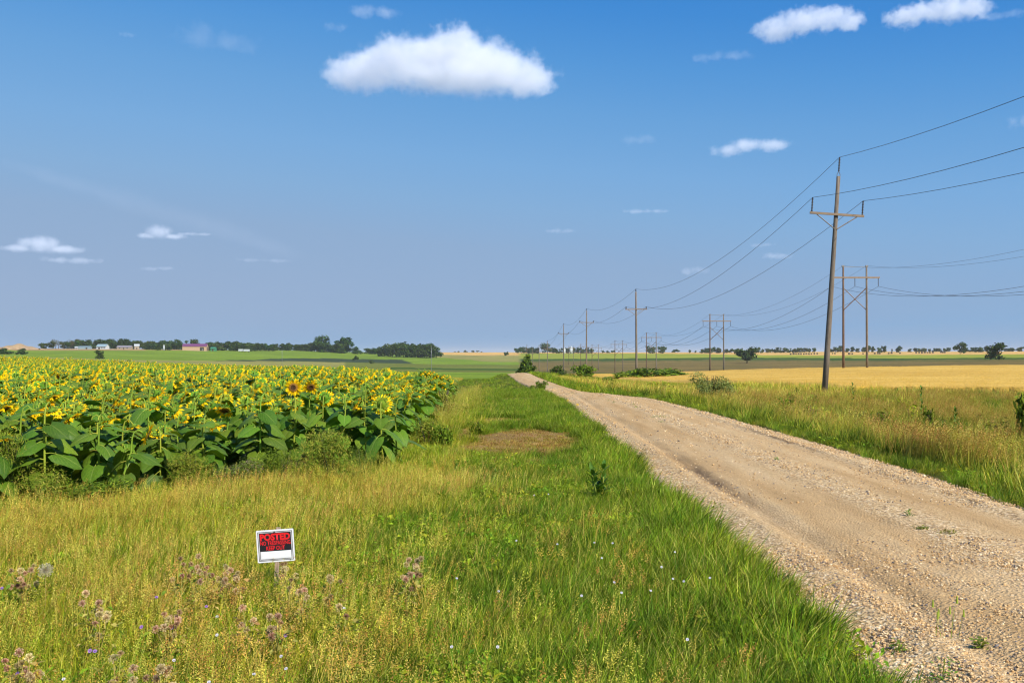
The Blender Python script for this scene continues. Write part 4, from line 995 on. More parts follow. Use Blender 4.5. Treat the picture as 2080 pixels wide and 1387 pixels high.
tm = MB(); tm.tube([(0, 0, -.08), (.01, 0, .2), (0, .01, .42), (.02, 0, .7)], [.03, .024, .018, .006], 6)
for a_ in (0.4, 2.2, 4.1): tm.tube([(0, 0, .3), (math.cos(a_) * .13, math.sin(a_) * .13, .5), (math.cos(a_) * .24, math.sin(a_) * .24, .68)], [.014, .009, .003], 4)
TRUNK = tm.mesh('trunk', m_bark, True)
def tree(px, y, ytop, label, group=None, crown=None, width=1.0, name='tree', cat='tree', trunk=True, base_y=None):
    x = at(px, y); z0 = h1(x, y)
    H = top_z(ytop, y) - z0; H = max(H, 2.0)
    root = empty(name, (x, y, z0), random.uniform(0, 6.28), label, cat, group)
    root.scale = (H * width, H * width, H)
    obj('crown', crown or random.choice(CROWN), root)
    if trunk: obj('trunk', TRUNK, root)
    return root
def tree_row(p0, p1, y, t0, t1, step, label, group, crowns=None, wid=(1.0, 1.5)):
    px = p0; n_ = 0
    while px <= p1:
        n_ += 1
        tree(px + random.uniform(-.3, .3) * step, y * random.uniform(.985, 1.03), random.uniform(t0, t1), label + ', ' + ORDT[n_ - 1] + ' from the left', group, random.choice(crowns or CROWN), random.uniform(*wid))
        px += step * random.uniform(.7, 1.3)
mix = CROWN + BUSHY
tree_row(90, 108, 1290, 693, 697, 9, 'dark tree at the left end of the farm shelterbelt', 'left end trees of the farm')
tree_row(112, 172, 1330, 688, 694, 7, 'grey half bare tree of the farm shelterbelt', 'grey trees of the farm shelterbelt', GREYC + CROWN[:2])
tree_row(150, 236, 1345, 688, 693, 8, 'dark green tree behind the white farmhouse', 'trees behind the white farmhouse', mix)
tree_row(238, 266, 1350, 685, 688, 10, 'taller dark tree between the farmhouse and the grey roof', 'taller farm trees', CROWN)
tree_row(268, 372, 1340, 690, 696, 8, 'green tree between the grey roofed house and the barn', 'trees left of the barn', mix)
tree_row(300, 345, 1270, 697, 700, 9, 'bushy tree in front of the grain silo', 'bushy trees by the silo', BUSHY)
tree(397, 1360, 688, 'dark tree rising behind the roof of the barn', crown=CROWN[3])
tree_row(424, 502, 1345, 692, 698, 7, 'tree between the barn and the white trailers', 'trees right of the barn', mix)
tree_row(512, 560, 1400, 696, 700, 8, 'tree right of the white trailers on the ridge', 'trees right of the trailers', mix)
tree_row(560, 706, 1480, 695, 700, 8, 'dark tree in the row along the left ridge', 'trees along the left ridge', mix)
tree(644, 1480, 683, 'tall round tree standing above the left ridge row', crown=CROWN[6], width=1.1)
tree(697, 1480, 684, 'tall pointed tree at the right end of the left ridge row', crown=CROWN[0], width=1.3)
tree(726, 1490, 703, 'small round tree alone right of the left ridge row', crown=BUSHY[0], width=1.2)
tree_row(744, 790, 1560, 704, 709, 8, 'low tree left of the dark grove', 'low trees left of the grove', BUSHY)
for k, px in enumerate((772, 781, 789, 797, 805, 812, 820, 828, 835, 843, 851, 858, 866, 874, 881, 886)):
    tree(px, 1380 + 25 * (k % 3), (708, 700, 701, 697, 699, 697, 698, 696, 698, 699, 697, 698, 699, 697, 700, 705)[k], f'tree packed into the dark grove at the centre left, {ORDT[k]} from the left', 'trees of the dark grove', CROWN[k % 9], 1.15)
for px, y, ty, lab, w in ((12, 900, 706, 'broad dark bush at the far left beyond the sunflowers', 2.0), (44, 890, 707, 'dark bush right of the broad one at the far left', 1.5), (201, 720, 711, 'round dark bush standing alone in the green slope below the farm', 1.1),
                          (722, 1000, 722, 'small dark bush on the dark strip below the ridge', .9), (755, 880, 731, 'lowest small bush in the valley left of the pale post', 1.2),
                          (80, 1230, 712, 'small bush beside the dirt mound', 1.2), (322, 1225, 705, 'small bush on the bare bank below the silo', 1.0), (1028, 1650, 714, 'dark bush standing alone on the golden ridge in the centre', 1.0)):
    tree(px, y, ty, lab, None, random.choice(BUSHY), w, 'bush', 'bush', False)
tree_row(925, 990, 2500, 711, 714, 12, 'tiny tree on the horizon above the golden ridge', 'tiny trees above the golden ridge', BUSHY, (1.4, 2.2))
tree_row(1052, 1100, 1950, 704, 707, 7, 'dark tree left of the big round tree beyond the road', 'trees left of the big round one', mix)
tree(1112, 1950, 698, 'big round tree beyond the end of the road', crown=CROWN[6], width=1.1)
tree_row(1122, 1200, 1980, 704, 709, 8, 'tree among the white grain bins on the horizon', 'trees around the grain bins', mix)
tree_row(1226, 1250, 2050, 711, 713, 9, 'low tree on the horizon left of the fourth pylon', 'low horizon trees by the fourth pylon', BUSHY)
tree(1321, 1900, 703, 'left of two round trees behind the third pylon', crown=CROWN[7], width=1.5)
tree(1343, 1900, 702, 'right of two round trees behind the third pylon', crown=CROWN[1], width=1.3)
tree(1371, 1950, 709, 'low round tree alone between third and second pylon', crown=BUSHY[1], width=1.8)
tree(1401, 1950, 710, 'small tree left of the second pylon', crown=CROWN[2]); tree(1413, 1950, 712, 'smallest tree left of the second pylon', crown=CROWN[4])
tree_row(1425, 1660, 1800, 705, 710, 8.5, 'tree in the long row behind the hay bales', 'trees of the long right row', mix, (1.0, 1.5))
tree_row(1690, 1765, 1760, 701, 709, 9, 'tree in the row behind the nearest pylon', 'trees behind the nearest pylon', mix, (1.1, 1.5))
tree(1774, 1650, 703, 'tree just right of the nearest pylon', crown=CROWN[5]); tree(1785, 1650, 706, 'bushy tree right of the nearest pylon', crown=BUSHY[2]); tree(1795, 1650, 702, 'third tree right of the nearest pylon', crown=CROWN[0])
tree(1812, 1700, 708, 'very small tree left of the round one', crown=CROWN[5], width=.7); tree(1826, 1650, 703, 'round tree alone right of the nearest pylon', crown=CROWN[7], width=1.2)
tree_row(1850, 1932, 1700, 705, 709, 7, 'tree in the clump right of the hay bales', 'clump of trees right of the bales', mix)
tree(1950, 1250, 696, 'big spreading tree on the right horizon', crown=CROWN[6], width=1.0)
tree_row(1965, 1996, 1500, 704, 707, 8, 'tree right of the big spreading one', 'trees right of the spreading one', mix)
tree(1517, 900, 704, 'lone round tree in the green field, left of the leaning pole', crown=BUSHY[1], width=1.2, trunk=True)
tree(2027, 672, 696, 'nearest lone ragged tree in the green field at the right edge', crown=BUSHY[2], width=1.0)
tree(2004, 1500, 702, 'tree just left of the nearest lone tree', crown=CROWN[2]); tree_row(2044, 2140, 1550, 703, 708, 9, 'tree on the horizon at the far right edge', 'trees at the far right edge', mix)

def shrub(px, y, wpx, ytop, label, cols, n=900, leaf=.05, flat=.4, shape='round', name='shrub', cat='shrub', x=None, seed=None, base=None):
    x = at(px, y) if x is None else x; z0 = h1(x, y) if base is None else base; H = max(.25, top_z(ytop, y) - z0) * 1.15; W_ = wpx * y / F * 1.1
    seed = seed or int(px * 7 + y); leaf = leaf * (1.7 if y > 18 else 1.15); n = int(n * (1 if y > 18 else 1.5)); flat = max(flat, .16)
    r = random.Random(seed)
    if shape == 'cone': bl = [(r.uniform(-.16, .16) * (1.1 - z), 0, z, .48 * (1.1 - z), .15) for z in (.1, .2, .3, .4, .5, .62, .74, .86)]
    else: bl = [(r.uniform(-.34, .34), r.uniform(-.3, .3), r.uniform(.15, .68), r.uniform(.2, .32), r.uniform(.2, .32)) for _ in range(10)]
    m = crown_mesh(seed, n, bl, leaf, cols, flat)
    m.v = [(v[0] * W_, v[1] * W_, v[2] * H) for v in m.v]
    root = empty(name, (x, y, z0), 0, label, cat); obj('foliage', m.mesh('foliage', m_shrub), root)
    s = MB(); tk = 1 if y > 18 else .4
    for _ in range(6):
        a_ = r.uniform(0, 6.28); q = r.uniform(.1, .3); s.tube([(0, 0, -.05), (math.cos(a_) * q * W_ * .5, math.sin(a_) * q * W_ * .5, H * .4), (math.cos(a_) * q * W_, math.sin(a_) * q * W_, H * .75)], [.02 * H * tk, .014 * H * tk, .005 * H * tk], 4, (1, 1, 1))
    obj('stem', s.mesh('stem', m_bark if y > 18 else m_twig), root); return root
dkg = [(.07, .12, .035), (.05, .09, .03), (.09, .15, .04)]; mdg = [(.16, .23, .03), (.11, .17, .025), (.22, .29, .04)]; ylg = [(.34, .40, .04), (.28, .34, .04), (.40, .42, .06)]
gry = [(.20, .25, .12), (.15, .20, .085), (.27, .31, .17)]; olv = [(.30, .30, .07), (.22, .25, .05), (.36, .33, .10)]
shrub(1071, 176, 38, 724, 'dark cone shaped bush where the road drops out of sight', dkg + mdg[:1], 900, .06, shape='cone')
shrub(1188, 178, 44, 739, 'low green bush at the foot of the third wooden pole', mdg, 700)
shrub(1130, 172, 26, 742, 'small dark bush left of the third pole beside the road', dkg, 500)
shrub(1143, 128, 17, 752, 'very dark small bush near the far right edge of the road', dkg, 400)
shrub(1322, 162, 112, 742, 'wide round green shrub behind the second wooden pole', mdg + dkg[:1], 2600, .035)
shrub(1262, 150, 40, 756, 'low green shrub left of the second pole before the wheat', mdg, 500)
shrub(1226, 120, 44, 764, 'low spreading green shrub on the far verge', mdg, 500); shrub(1160, 135, 30, 757, 'low green shrub on the verge near the far road', mdg, 400)
shrub(1302, 66, 30, 772, 'thin olive brown shrub left of the yellow green one', olv, 900, .035, .2)
shrub(1343, 56, 66, 775, 'bright yellow green bushy weed at the right roadside', ylg, 1500, .035)
shrub(1442, 52, 84, 754, 'pale grey green bushy shrub at the right roadside', gry, 4600, .024, .2)
shrub(1101, 58, 26, 773, 'upright green weed on the left edge of the road', mdg, 700, .05, .3)
shrub(1081, 60, 20, 782, 'smaller green weed left of the upright one at the road edge', mdg, 400, .05, .3)
shrub(2090, 27.5, 60, 790, 'leafy dark green bush at the right edge of the picture', mdg + mdg + dkg + ylg[:1], 1000, .045, .45)
shrub(672, 14.7, 118, 862, 'feathery olive weed bush in front of the sunflower corner', olv + [(.16, .24, .04)] * 3, 4200, .028, .12)
shrub(735, 15.2, 60, 900, 'dark feathery weed right of the olive weed bush', [(.13, .19, .04), (.09, .14, .03)], 1500, .03, .14)
shrub(20, 12.9, 100, 862, 'tall thin reddish green weed at the left edge before the sunflowers', olv + mdg, 3000, .03, .14)
shrub(385, 14.2, 110, 915, 'fine green weed clump before the front sunflowers', mdg + olv, 2400, .032, .14)
shrub(500, 14.8, 130, 930, 'low purplish grey weed patch before the sunflowers', [(.20, .17, .17), (.15, .21, .06), (.20, .28, .06), (.11, .16, .05)], 2600, .03, .2)
shrub(575, 15.2, 90, 905, 'dark green weed clump left of the olive weed bush', mdg + [(.10, .15, .04)], 1800, .03, .16)
shrub(210, 12.9, 170, 965, 'tangled dark green weeds at the foot of the lone short sunflower', mdg + [(.09, .14, .03)], 2400, .035, .25)
shrub(95, 12.8, 130, 950, 'tangled green weeds under the largest heart shaped leaves', mdg + olv, 2000, .032, .2)
shrub(902, 30, 56, 782, 'tall olive grass like weed at the right edge of the sunflowers', olv, 1500, .045, .1)
shrub(900, 20.5, 40, 862, 'dark leafy weed clump left of the brown patch', mdg, 800, .05, .4); shrub(968, 24.5, 26, 852, 'dark weed clump behind the brown patch', mdg, 600, .05, .4)
shrub(868, 21, 60, 848, 'green weed at the foot of the right sunflower corner', olv + mdg, 900, .04, .2)
# scattered leafy weeds on the right verge
for k in range(22):
    y = random.uniform(24, 62); x = random.uniform(float(road_r(y)) + 1.5, min(.5 * y, 22)); px = 1040 + F * x / y
    z = h1(x, y); ty = 718 + (EYE - z - random.uniform(.5, .85)) * F / y
    o = shrub(px, y, random.uniform(.35, .75) * F / y, ty, 'leafy weed' + (' near the gravel edge' if x - float(road_r(y)) < 4 else ' in tall grass') + (' left of the leaning pole' if px < 1660 else ' right of the leaning pole') + (', closer' if y < 34 else ', farther'), random.choice((mdg, mdg, ylg, olv)), 170, .07, .35, name='weed', cat='weed', seed=600 + k)
    o['group'] = 'leafy weeds of the right verge'

# ------------------------------------------------------------------ milkweed-like plants with paired leaves
def big_weed_leaf(L, W_, droop):
    m = MB(); vs = []; uv = []; rows = 6
    for i in range(rows + 1):
        t = i / rows; w = W_ * math.sin(math.pi * (t * .92 + .04)) ** .8
        for s in (-1, 0, 1): vs.append((s * w, L * t, -droop * t * t + abs(s) * w * .35)); uv.append((s, .05 + t))
    fs = [(i * 3 + k, i * 3 + k + 1, i * 3 + k + 4, i * 3 + k + 3) for i in range(rows) for k in (0, 1)]
    m.add(vs, fs, (.09, .19, .02), uv); return m.mesh('leaf', m_leaf, True)
WL = [big_weed_leaf(.17, .035, .03), big_weed_leaf(.15, .03, -.03), big_weed_leaf(.19, .04, .06)]
def milkweed(px, y, ytop, label, nst=1, spread=.1):
    x = at(px, y); z0 = h1(x, y); H = top_z(ytop, y) - z0
    root = empty('milkweed_plant', (x, y, z0), 0, label, 'weed'); r = random.Random(int(px))
    for s in range(nst):
        lx, ly = r.uniform(-spread, spread), r.uniform(-spread, spread); h = H * (1 if s == 0 else r.uniform(.6, .95))
        m = MB(); m.tube([(lx * .3, ly * .3, -.03), (lx * .7, ly * .7, h * .5), (lx, ly, h * .95)], [.008, .007, .004], 5, (.28, .34, .10)); obj('stem', m.mesh('stem', m_stem, True), root)
        for k in range(14 if H < .8 else 22):
            t = .12 + .85 * k / (13 if H < .8 else 21); a_ = (k // 2) * 1.57 + (k % 2) * 3.14 + r.uniform(-.3, .3)
            obj('leaf', r.choice(WL), root, mw=Matrix.Translation((lx * t, ly * t, h * t)) @ Matrix.Rotation(a_, 4, 'Z') @ Matrix.Rotation(.35 + .8 * t, 4, 'X') @ Matrix.Scale(min(H / .5, 1.1) * (.95 - .45 * abs(t - .45)) * .95, 4))
milkweed(1222, 13.2, 946, 'clump of dark broad leaved milkweed in the green verge, largest of its kind', 5, .16)
milkweed(994, 14.4, 958, 'small milkweed with paired leaves just left of the green verge centre', 1)
milkweed(918, 15.8, 944, 'smallest dark milkweed near the tan grass and sunflower corner', 1)
milkweed(1944, 26, 830, 'milkweed with stacked upright leaves in the tall grass at the right', 1)
milkweed(1920, 24.5, 862, 'dark milkweed left of the one with stacked leaves', 2, .2)
milkweed(1734, 45, 779, 'milkweed standing against the wheat right of the leaning pole', 1)
milkweed(1872, 36, 786, 'single stalk against the wheat far right of the leaning pole', 1)
milkweed(1615, 33, 850, 'dark leafy milkweed low in the right verge', 2, .2)

# ------------------------------------------------------------------ sign
m_white = simple_mat('white plastic', (.80, .81, .84), .45, 30, .04); m_black = simple_mat('black print', (.018, .018, .022), .5, 30, .2); m_red = simple_mat('red print', (.72, .02, .025), .5, 30, .08)
m_stake = simple_mat('sign stake wood', (.40, .29, .20), .9, 18, .4, .4, stretch=(3, 3, .4))
sy = 8.14; sx0 = at(561, sy); sz0 = h1(sx0, sy)
sign = empty('posted_sign', (sx0, sy, sz0), R(5), 'white and black sign with red POSTED lettering on a wooden stake in the grass', 'sign')
sc_ = top_z(1107, sy) - sz0
def rbox(w, h, d, rad=.006):
    m = MB(); vs = []; pts = []
    for cx, cy, a0 in ((w / 2 - rad, h / 2 - rad, 0), (-w / 2 + rad, h / 2 - rad, 90), (-w / 2 + rad, -h / 2 + rad, 180), (w / 2 - rad, -h / 2 + rad, 270)):
        for k in range(4): a_ = R(a0 + 30 * k); pts.append((cx + rad * math.cos(a_), cy + rad * math.sin(a_)))
    n = len(pts); vs = [(p[0], d / 2, p[1]) for p in pts] + [(p[0], -d / 2, p[1]) for p in pts]
    m.add(vs, [tuple(range(n))[::-1] if False else tuple(range(n)), tuple(range(2 * n - 1, n - 1, -1))] + [(k, k + n, (k + 1) % n + n, (k + 1) % n) for k in range(n)])
    return m
plate = Matrix.Translation((0, 0, sc_)) @ Matrix.Rotation(R(-3.2), 4, 'Y') @ Matrix.Rotation(R(4), 4, 'X')
board = obj('board', rbox(.300, .266, .004, .008).mesh('board', m_white), sign, mw=plate)
def ring(w, h, t, y, nm):
    m = MB()
    for c_, s_ in (((0, y, h / 2 - t / 2), (w, .0012, t)), ((0, y, -h / 2 + t / 2), (w, .0012, t)), ((w / 2 - t / 2, y, 0), (t, .0012, h - 2 * t)), ((-w / 2 + t / 2, y, 0), (t, .0012, h - 2 * t))): m.box(c_, s_)
    return obj(nm, m.mesh(nm, m_black), board)
ring(.276, .240, .0045, -.0026, 'border_line')
ring(.256, .221, .0040, -.0026, 'inner_border')
obj('black_panel', rbox(.250, .150, .0014, .002).mesh('black_panel', m_black), board, (0, -.0027, .034))
def text_mesh(txt, width, height, bold):
    cu = bpy.data.curves.new('t', 'FONT'); cu.body = txt; cu.size = 1; cu.offset = bold; cu.extrude = .0; cu.align_x = 'CENTER'; cu.resolution_u = 3
    to = bpy.data.objects.new('t', cu); COL.objects.link(to); dg = bpy.context.evaluated_depsgraph_get()
    me_ = bpy.data.meshes.new_from_object(to.evaluated_get(dg)); bpy.data.objects.remove(to)
    co = np.zeros(len(me_.vertices) * 3); me_.vertices.foreach_get('co', co); co = co.reshape(-1, 3)
    mn_, mx2 = co.min(0), co.max(0); co[:, 0] = (co[:, 0] - (mn_[0] + mx2[0]) / 2) * width / (mx2[0] - mn_[0]); co[:, 1] = (co[:, 1] - (mn_[1] + mx2[1]) / 2) * height / (mx2[1] - mn_[1])
    out = np.stack([co[:, 0], co[:, 2] * 0, co[:, 1]], 1); me_.vertices.foreach_set('co', out.ravel()); me_.name = 'lettering'; me_.materials.clear(); me_.materials.append(m_red); me_.update(); return me_
for txt, w, h, z, bo in (('POSTED', .242, .058, .075, .05), ('NO TRESPASSING', .242, .034, .026, .018), ('KEEP OUT', .150, .034, -.016, .022)):
    obj('lettering', text_mesh(txt, w, h, bo), board, (0, -.0042, z))
obj('blank_box', rbox(.238, .054, .0012, .002).mesh('blank_box', m_white), board, (0, -.0026, -.075))
m = MB(); m.tube([(0, -.002, 0), (0, -.009, 0)], .007, 8); obj('bolt', m.mesh('bolt', m_steel, True), board, (0, 0, .119))
m = MB(); m.box((0, .02, sc_ / 2 + .02), (.034, .022, sc_ + .25)); st_ = obj('stake', m.mesh('stake', m_stake), sign, mw=Matrix.Rotation(R(2), 4, 'Y'))

# ------------------------------------------------------------------ thistles gone to seed, small flowers
m_fluff = plant_mat('thistle fluff', tint=(1, 1, 1), var=.25, transl=.35, rough=.9, tcol=(1, .88, .68)); m_fl = plant_mat('small flower', tint=(1, 1, 1), var=.08, transl=.2, huevar=.01)
def fluff(seed, rad, cols, n=120, fine=.0016, L=.9):
    r = random.Random(seed); m = MB()
    for _ in range(n):
        d = Vector((r.gauss(0, 1), r.gauss(0, 1), r.gauss(.4, 1))).normalized(); t = d.orthogonal().normalized(); ln = rad * r.uniform(.6, 1.1) * L
        p0 = d * rad * .1; m.add([p0 - t * fine, p0 + t * fine, p0 + d * ln], [(0, 1, 2)], jit(r, r.choice(cols), .12))
        q = p0 + d * ln; t2 = Matrix.Rotation(r.uniform(0, 6), 3, d) @ t; m.add([q - t2 * .004, q + t2 * .004, q - d * .006], [(0, 1, 2)], jit(r, cols[0], .1))
    return m.mesh('seed_head', m_fluff)
tcol_ = [(.80, .60, .36), (.58, .39, .19), (.40, .25, .11)]
TF = [fluff(i, .026, tcol_) for i in range(3)]; TB = [fluff(10 + i, .020, [(.55, .38, .20), (.42, .27, .14)], 90, .003) for i in range(2)]; GLOBE = fluff(20, .055, [(.62, .58, .40), (.55, .50, .33)], 420, .0012)
TL = leafy_clump(900, 60, .12, .33, .05, [(.22, .30, .06), (.34, .30, .12), (.42, .32, .16)]).mesh('leaves', m_weed)
def seed_plant(px, ytop, n, label, globe=False, wide=.07, extra=.0):
    D_ = 2.0
    hgt = .40 + extra; n = int(n * 1.6) if n > 2 else n; y = (EYE - hgt) * F / (ytop - 718); x = at(px, y); z0 = h1(x, y); r = random.Random(int(px * 3 + ytop))
    root = empty('thistle', (x, y, z0), r.uniform(0, 6), label, 'thistle')
    for k in range(n):
        ex, ey, ez = r.uniform(-wide, wide), r.uniform(-wide, wide), hgt - r.uniform(0, .17) * (k > 0)
        m = MB(); m.tube([(0, 0, -.02), (ex * .3, ey * .3, hgt * .5), (ex, ey, ez)], [.004, .003, .002], 4, (.36, .30, .14)); s = obj('stem', m.mesh('stem', m_stem, True), root)
        obj('seed_head', GLOBE if globe else r.choice(TF + TB), root, (ex, ey, ez))
    if not globe: obj('leaves', TL, root)
for px, ty, n, lab, gl, w in (
    (95, 1158, 1, 'large round dandelion like seed globe at the left', True, 0), (48, 1152, 9, 'dense brown thistle seed cluster left of the large round seed globe', False, .09),
    (186, 1206, 4, 'pair of fluffy thistle heads below the seed globe', False, .06), (205, 1246, 4, 'pinkish fluffy thistle below the left pair', False, .05),
    (38, 1322, 4, 'fluffy tan thistle heads at the bottom left corner', False, .05), (66, 1330, 5, 'fluffy thistle just right of the bottom left corner one', False, .05),
    (242, 1325, 3, 'brown thistle bud cluster at the bottom left', False, .05), (322, 1350, 7, 'large tan fluffy thistle at the bottom edge', False, .07), (275, 1356, 2, 'single round brown thistle bud at the bottom edge', False, .03),
    (398, 1132, 5, 'brown thistle cluster up left of the sign', False, .09), (432, 1146, 8, 'wide brown thistle cluster left of the sign', False, .12), (478, 1156, 7, 'thistle cluster touching the left side of the sign', False, .08),
    (370, 1166, 2, 'small white tufted thistle left of the sign', False, .05), (412, 1180, 1, 'single round thistle head left below the sign', False, .02), (345, 1246, 8, 'dry brown thistle bunch in the lower left grass', False, .08),
    (512, 1234, 3, 'dry thistle below and left of the sign', False, .05), (562, 1250, 6, 'white tufted thistle below the sign stake', False, .05), (592, 1146, 7, 'dry thistle at the right foot of the sign', False, .08),
    (585, 1178, 2, 'pale pink thistle head right below the sign', False, .04), (672, 1168, 4, 'small brown thistle right of the sign', False, .06), (612, 1196, 3, 'thin brown thistle right below the sign', False, .05),
    (843, 1132, 7, 'tall tan fluffy thistle in the middle of the foreground grass', False, .09), (826, 1168, 3, 'low dry thistle under the tall tan one', False, .06), (695, 1232, 2, 'wispy white tuft alone right of the sign stake', False, .03)):
    seed_plant(px, ty, n, lab, gl, w)
def petal_ring(n, rad, cols, cc, w=.45):
    m = MB(); r = random.Random(5)
    for k in range(n):
        a_ = 2 * math.pi * k / n; d = Vector((math.cos(a_), math.sin(a_), .25)); t = Vector((-d.y, d.x, 0))
        m.add([d * rad * .2, d * rad * .7 + t * rad * w, d * rad, d * rad * .7 - t * rad * w], [(0, 1, 2, 3)], jit(r, r.choice(cols), .05))
    m.tube([(0, 0, 0), (0, 0, .006)], rad * .2, 6, cc); return m.mesh('bloom', m_fl)
BW = petal_ring(5, .0098, [(.66, .64, .72), (.58, .58, .66)], (.5, .45, .4), .6); BP = petal_ring(8, .013, [(.36, .20, .52), (.28, .15, .42)], (.2, .1, .3), .4); BY = petal_ring(12, .055, [(.85, .55, .03)], (.15, .07, .03), .25)
def flower(px, ytop, bloom, label, name='wildflower', h=.30, y=None, group=None):
    y = y or (EYE - h) * F / (ytop - 718); x = at(px, y); z0 = h1(x, y) if not (road_l(y) < x < road_r(y)) else float(road_z(x, y)); h = top_z(ytop, y) - z0
    root = empty(name, (x, y, z0), 0, label, 'flower', group)
    m = MB(); m.tube([(0, 0, -.02), (.01, 0, h * .6), (0, 0, h)], .0025, 4, (.2, .3, .06)); obj('stem', m.mesh('stem', m_stem), root)
    o = obj('bloom', bloom, root, (0, 0, h)); o.rotation_euler = (R(random.uniform(25, 60)), R(random.uniform(-20, 20)), 0)
    return root
WF = [(443, 1250), (443, 1287), (356, 1338), (133, 1376), (700, 1233), (928, 1173), (1049, 1097), (1132, 1104), (1207, 1101), (1222, 1132), (1244, 1102), (1370, 1120), (1343, 1150), (1366, 1174), (1388, 1179),
      (1321, 1198), (1181, 1208), (1262, 1202), (1247, 1181), (1013, 1199), (1011, 1311), (918, 1311), (1441, 1172), (1395, 1296), (1085, 1005), (1114, 1003), (573, 1330), (518, 1366), (583, 1355), (427, 1382)]
for i, (px, ty) in enumerate(WF):
    near_ = 'left of the sign stake' if px < 520 else 'between the sign and the milkweed clump' if px < 1000 else 'below the milkweed clump' if px < 1260 else 'near the edge of the road'
    flower(px, ty, BW, f'tiny white flower in the grass {near_}', group='tiny white flowers in the grass')
for px, ty in ((7, 1193), (290, 1271), (353, 1272), (421, 1230), (186, 1319), (196, 1320), (40, 1365), (320, 1211), (582, 1288)):
    flower(px, ty, BP, 'tiny purple bud in the left foreground grass', group='tiny purple buds in the left foreground')
for px, ty, y, lab in ((1153, 814, 41, 'small wild sunflower leaning over the left edge of the road, left one'), (1173, 822, 38, 'small wild sunflower over the left edge of the road, right one'),
                       (1184, 774, 75, 'yellow wild sunflower left of a pair beyond the road'), (1201, 773, 75, 'yellow wild sunflower right of a pair beyond the road')):
    o = flower(px, ty, BY, lab, 'wild_sunflower', y=y)
    if y > 60: o.children[1].scale = (3, 3, 3)

# ------------------------------------------------------------------ weeds growing in the gravel
def road_weed(px, ypx, wpx, hm, label, cols, n=60, flatx=1.0, leaf=.05):
    y = EYE * F / (ypx - 718)
    for _ in range(4): y = (EYE - float(road_z(at(px, y), y))) * F / (ypx - 718)
    x = at(px, y); r = random.Random(int(px + ypx)); m = MB(); W_ = wpx * y / F
    for _ in range(n):
        c = Vector((r.gauss(0, .25) * W_, r.gauss(0, .25) * W_ * flatx, r.random() ** 1.5 * hm)); nrm = Vector((r.gauss(0, .5), r.gauss(0, .5), 1)).normalized(); d = nrm.orthogonal().normalized(); d = Matrix.Rotation(r.uniform(0, 6.28), 3, nrm) @ d; t = nrm.cross(d); s = leaf * r.uniform(.4, 1)
        m.add([c, c + d * s * .5 + t * s * .25, c + d * s, c + d * s * .5 - t * s * .25], [(0, 1, 2, 3)], jit(r, r.choice(cols), .2))
    o = empty('road_weed', (x, y, float(road_z(x, y)) + .004), 0, label, 'weed'); obj('foliage', m.mesh('foliage', m_weed), o)
    mm = MB(); mm.tube([(0, 0, -.02), (.01, 0, hm * .5), (.02, .01, hm)], .004, 4, (.25, .3, .08)); obj('stem', mm.mesh('stem', m_stem), o)
RW = [(1340, 847, 46, .05, 'flat green weed patch in the middle of the road, wider one'), (1344, 857, 18, .03, 'narrow green weed just below the wider road patch'), (1292, 828, 14, .08, 'small weed on the road up left of the wide patch'),
      (1286, 822, 10, .08, 'tiny weed on the road above left of the wide patch'), (1236, 814, 12, .06, 'small weed left of centre on the far road'), (1246, 818, 10, .06, 'small weed beside another on the far road'), (1160, 800, 30, .06, 'flat weed streak on the narrow far road'),
      (1845, 1046, 16, .07, 'small bright weed on the right half of the road'), (1872, 1073, 36, .02, 'flat dry weed streak on the road, left piece'), (1925, 1081, 44, .02, 'flat dry weed streak on the road, right piece'),
      (1990, 1314, 30, .06, 'small green weed on the gravel at the bottom right'), (1820, 1318, 50, .05, 'dark creeping weed at the bottom edge of the gravel'), (1910, 1378, 60, .12, 'bushy green weed at the bottom right edge'),
      (1448, 1034, 34, .10, 'bright weed poking out over the dark wheel track'), (1420, 1042, 26, .08, 'weed at the grass edge beside the dark wheel track'), (1577, 934, 8, .05, 'tiny weed on the middle of the road')]
for px, yp, w, hm, lab in RW: road_weed(px, yp, w, hm, lab, [(.14, .24, .05), (.20, .32, .06), (.10, .18, .05)] if 'dry' not in lab else [(.24, .22, .09), (.16, .18, .06)], 70 if w > 20 else 34, leaf=.045)
sp = MB()
for k in range(6):
    r = random.Random(k); tip = blade(sp, (r.uniform(-.1, .1), r.uniform(-.06, .06), 0), r.uniform(0, 6.2), r.uniform(.18, .32), .005, .08, .2, (.32, .36, .08)); sp.tube([tip - Vector((0, 0, .05)), tip], [.008, .004], 5, (.55, .58, .14))
o = empty('foxtail_grass', (at(1925, 6.75), 6.75, float(road_z(at(1925, 6.75), 6.75))), 0, 'pale green foxtail grass standing alone in the gravel at the bottom right', 'grass'); obj('stalks', sp.mesh('stalks', m_weed), o)

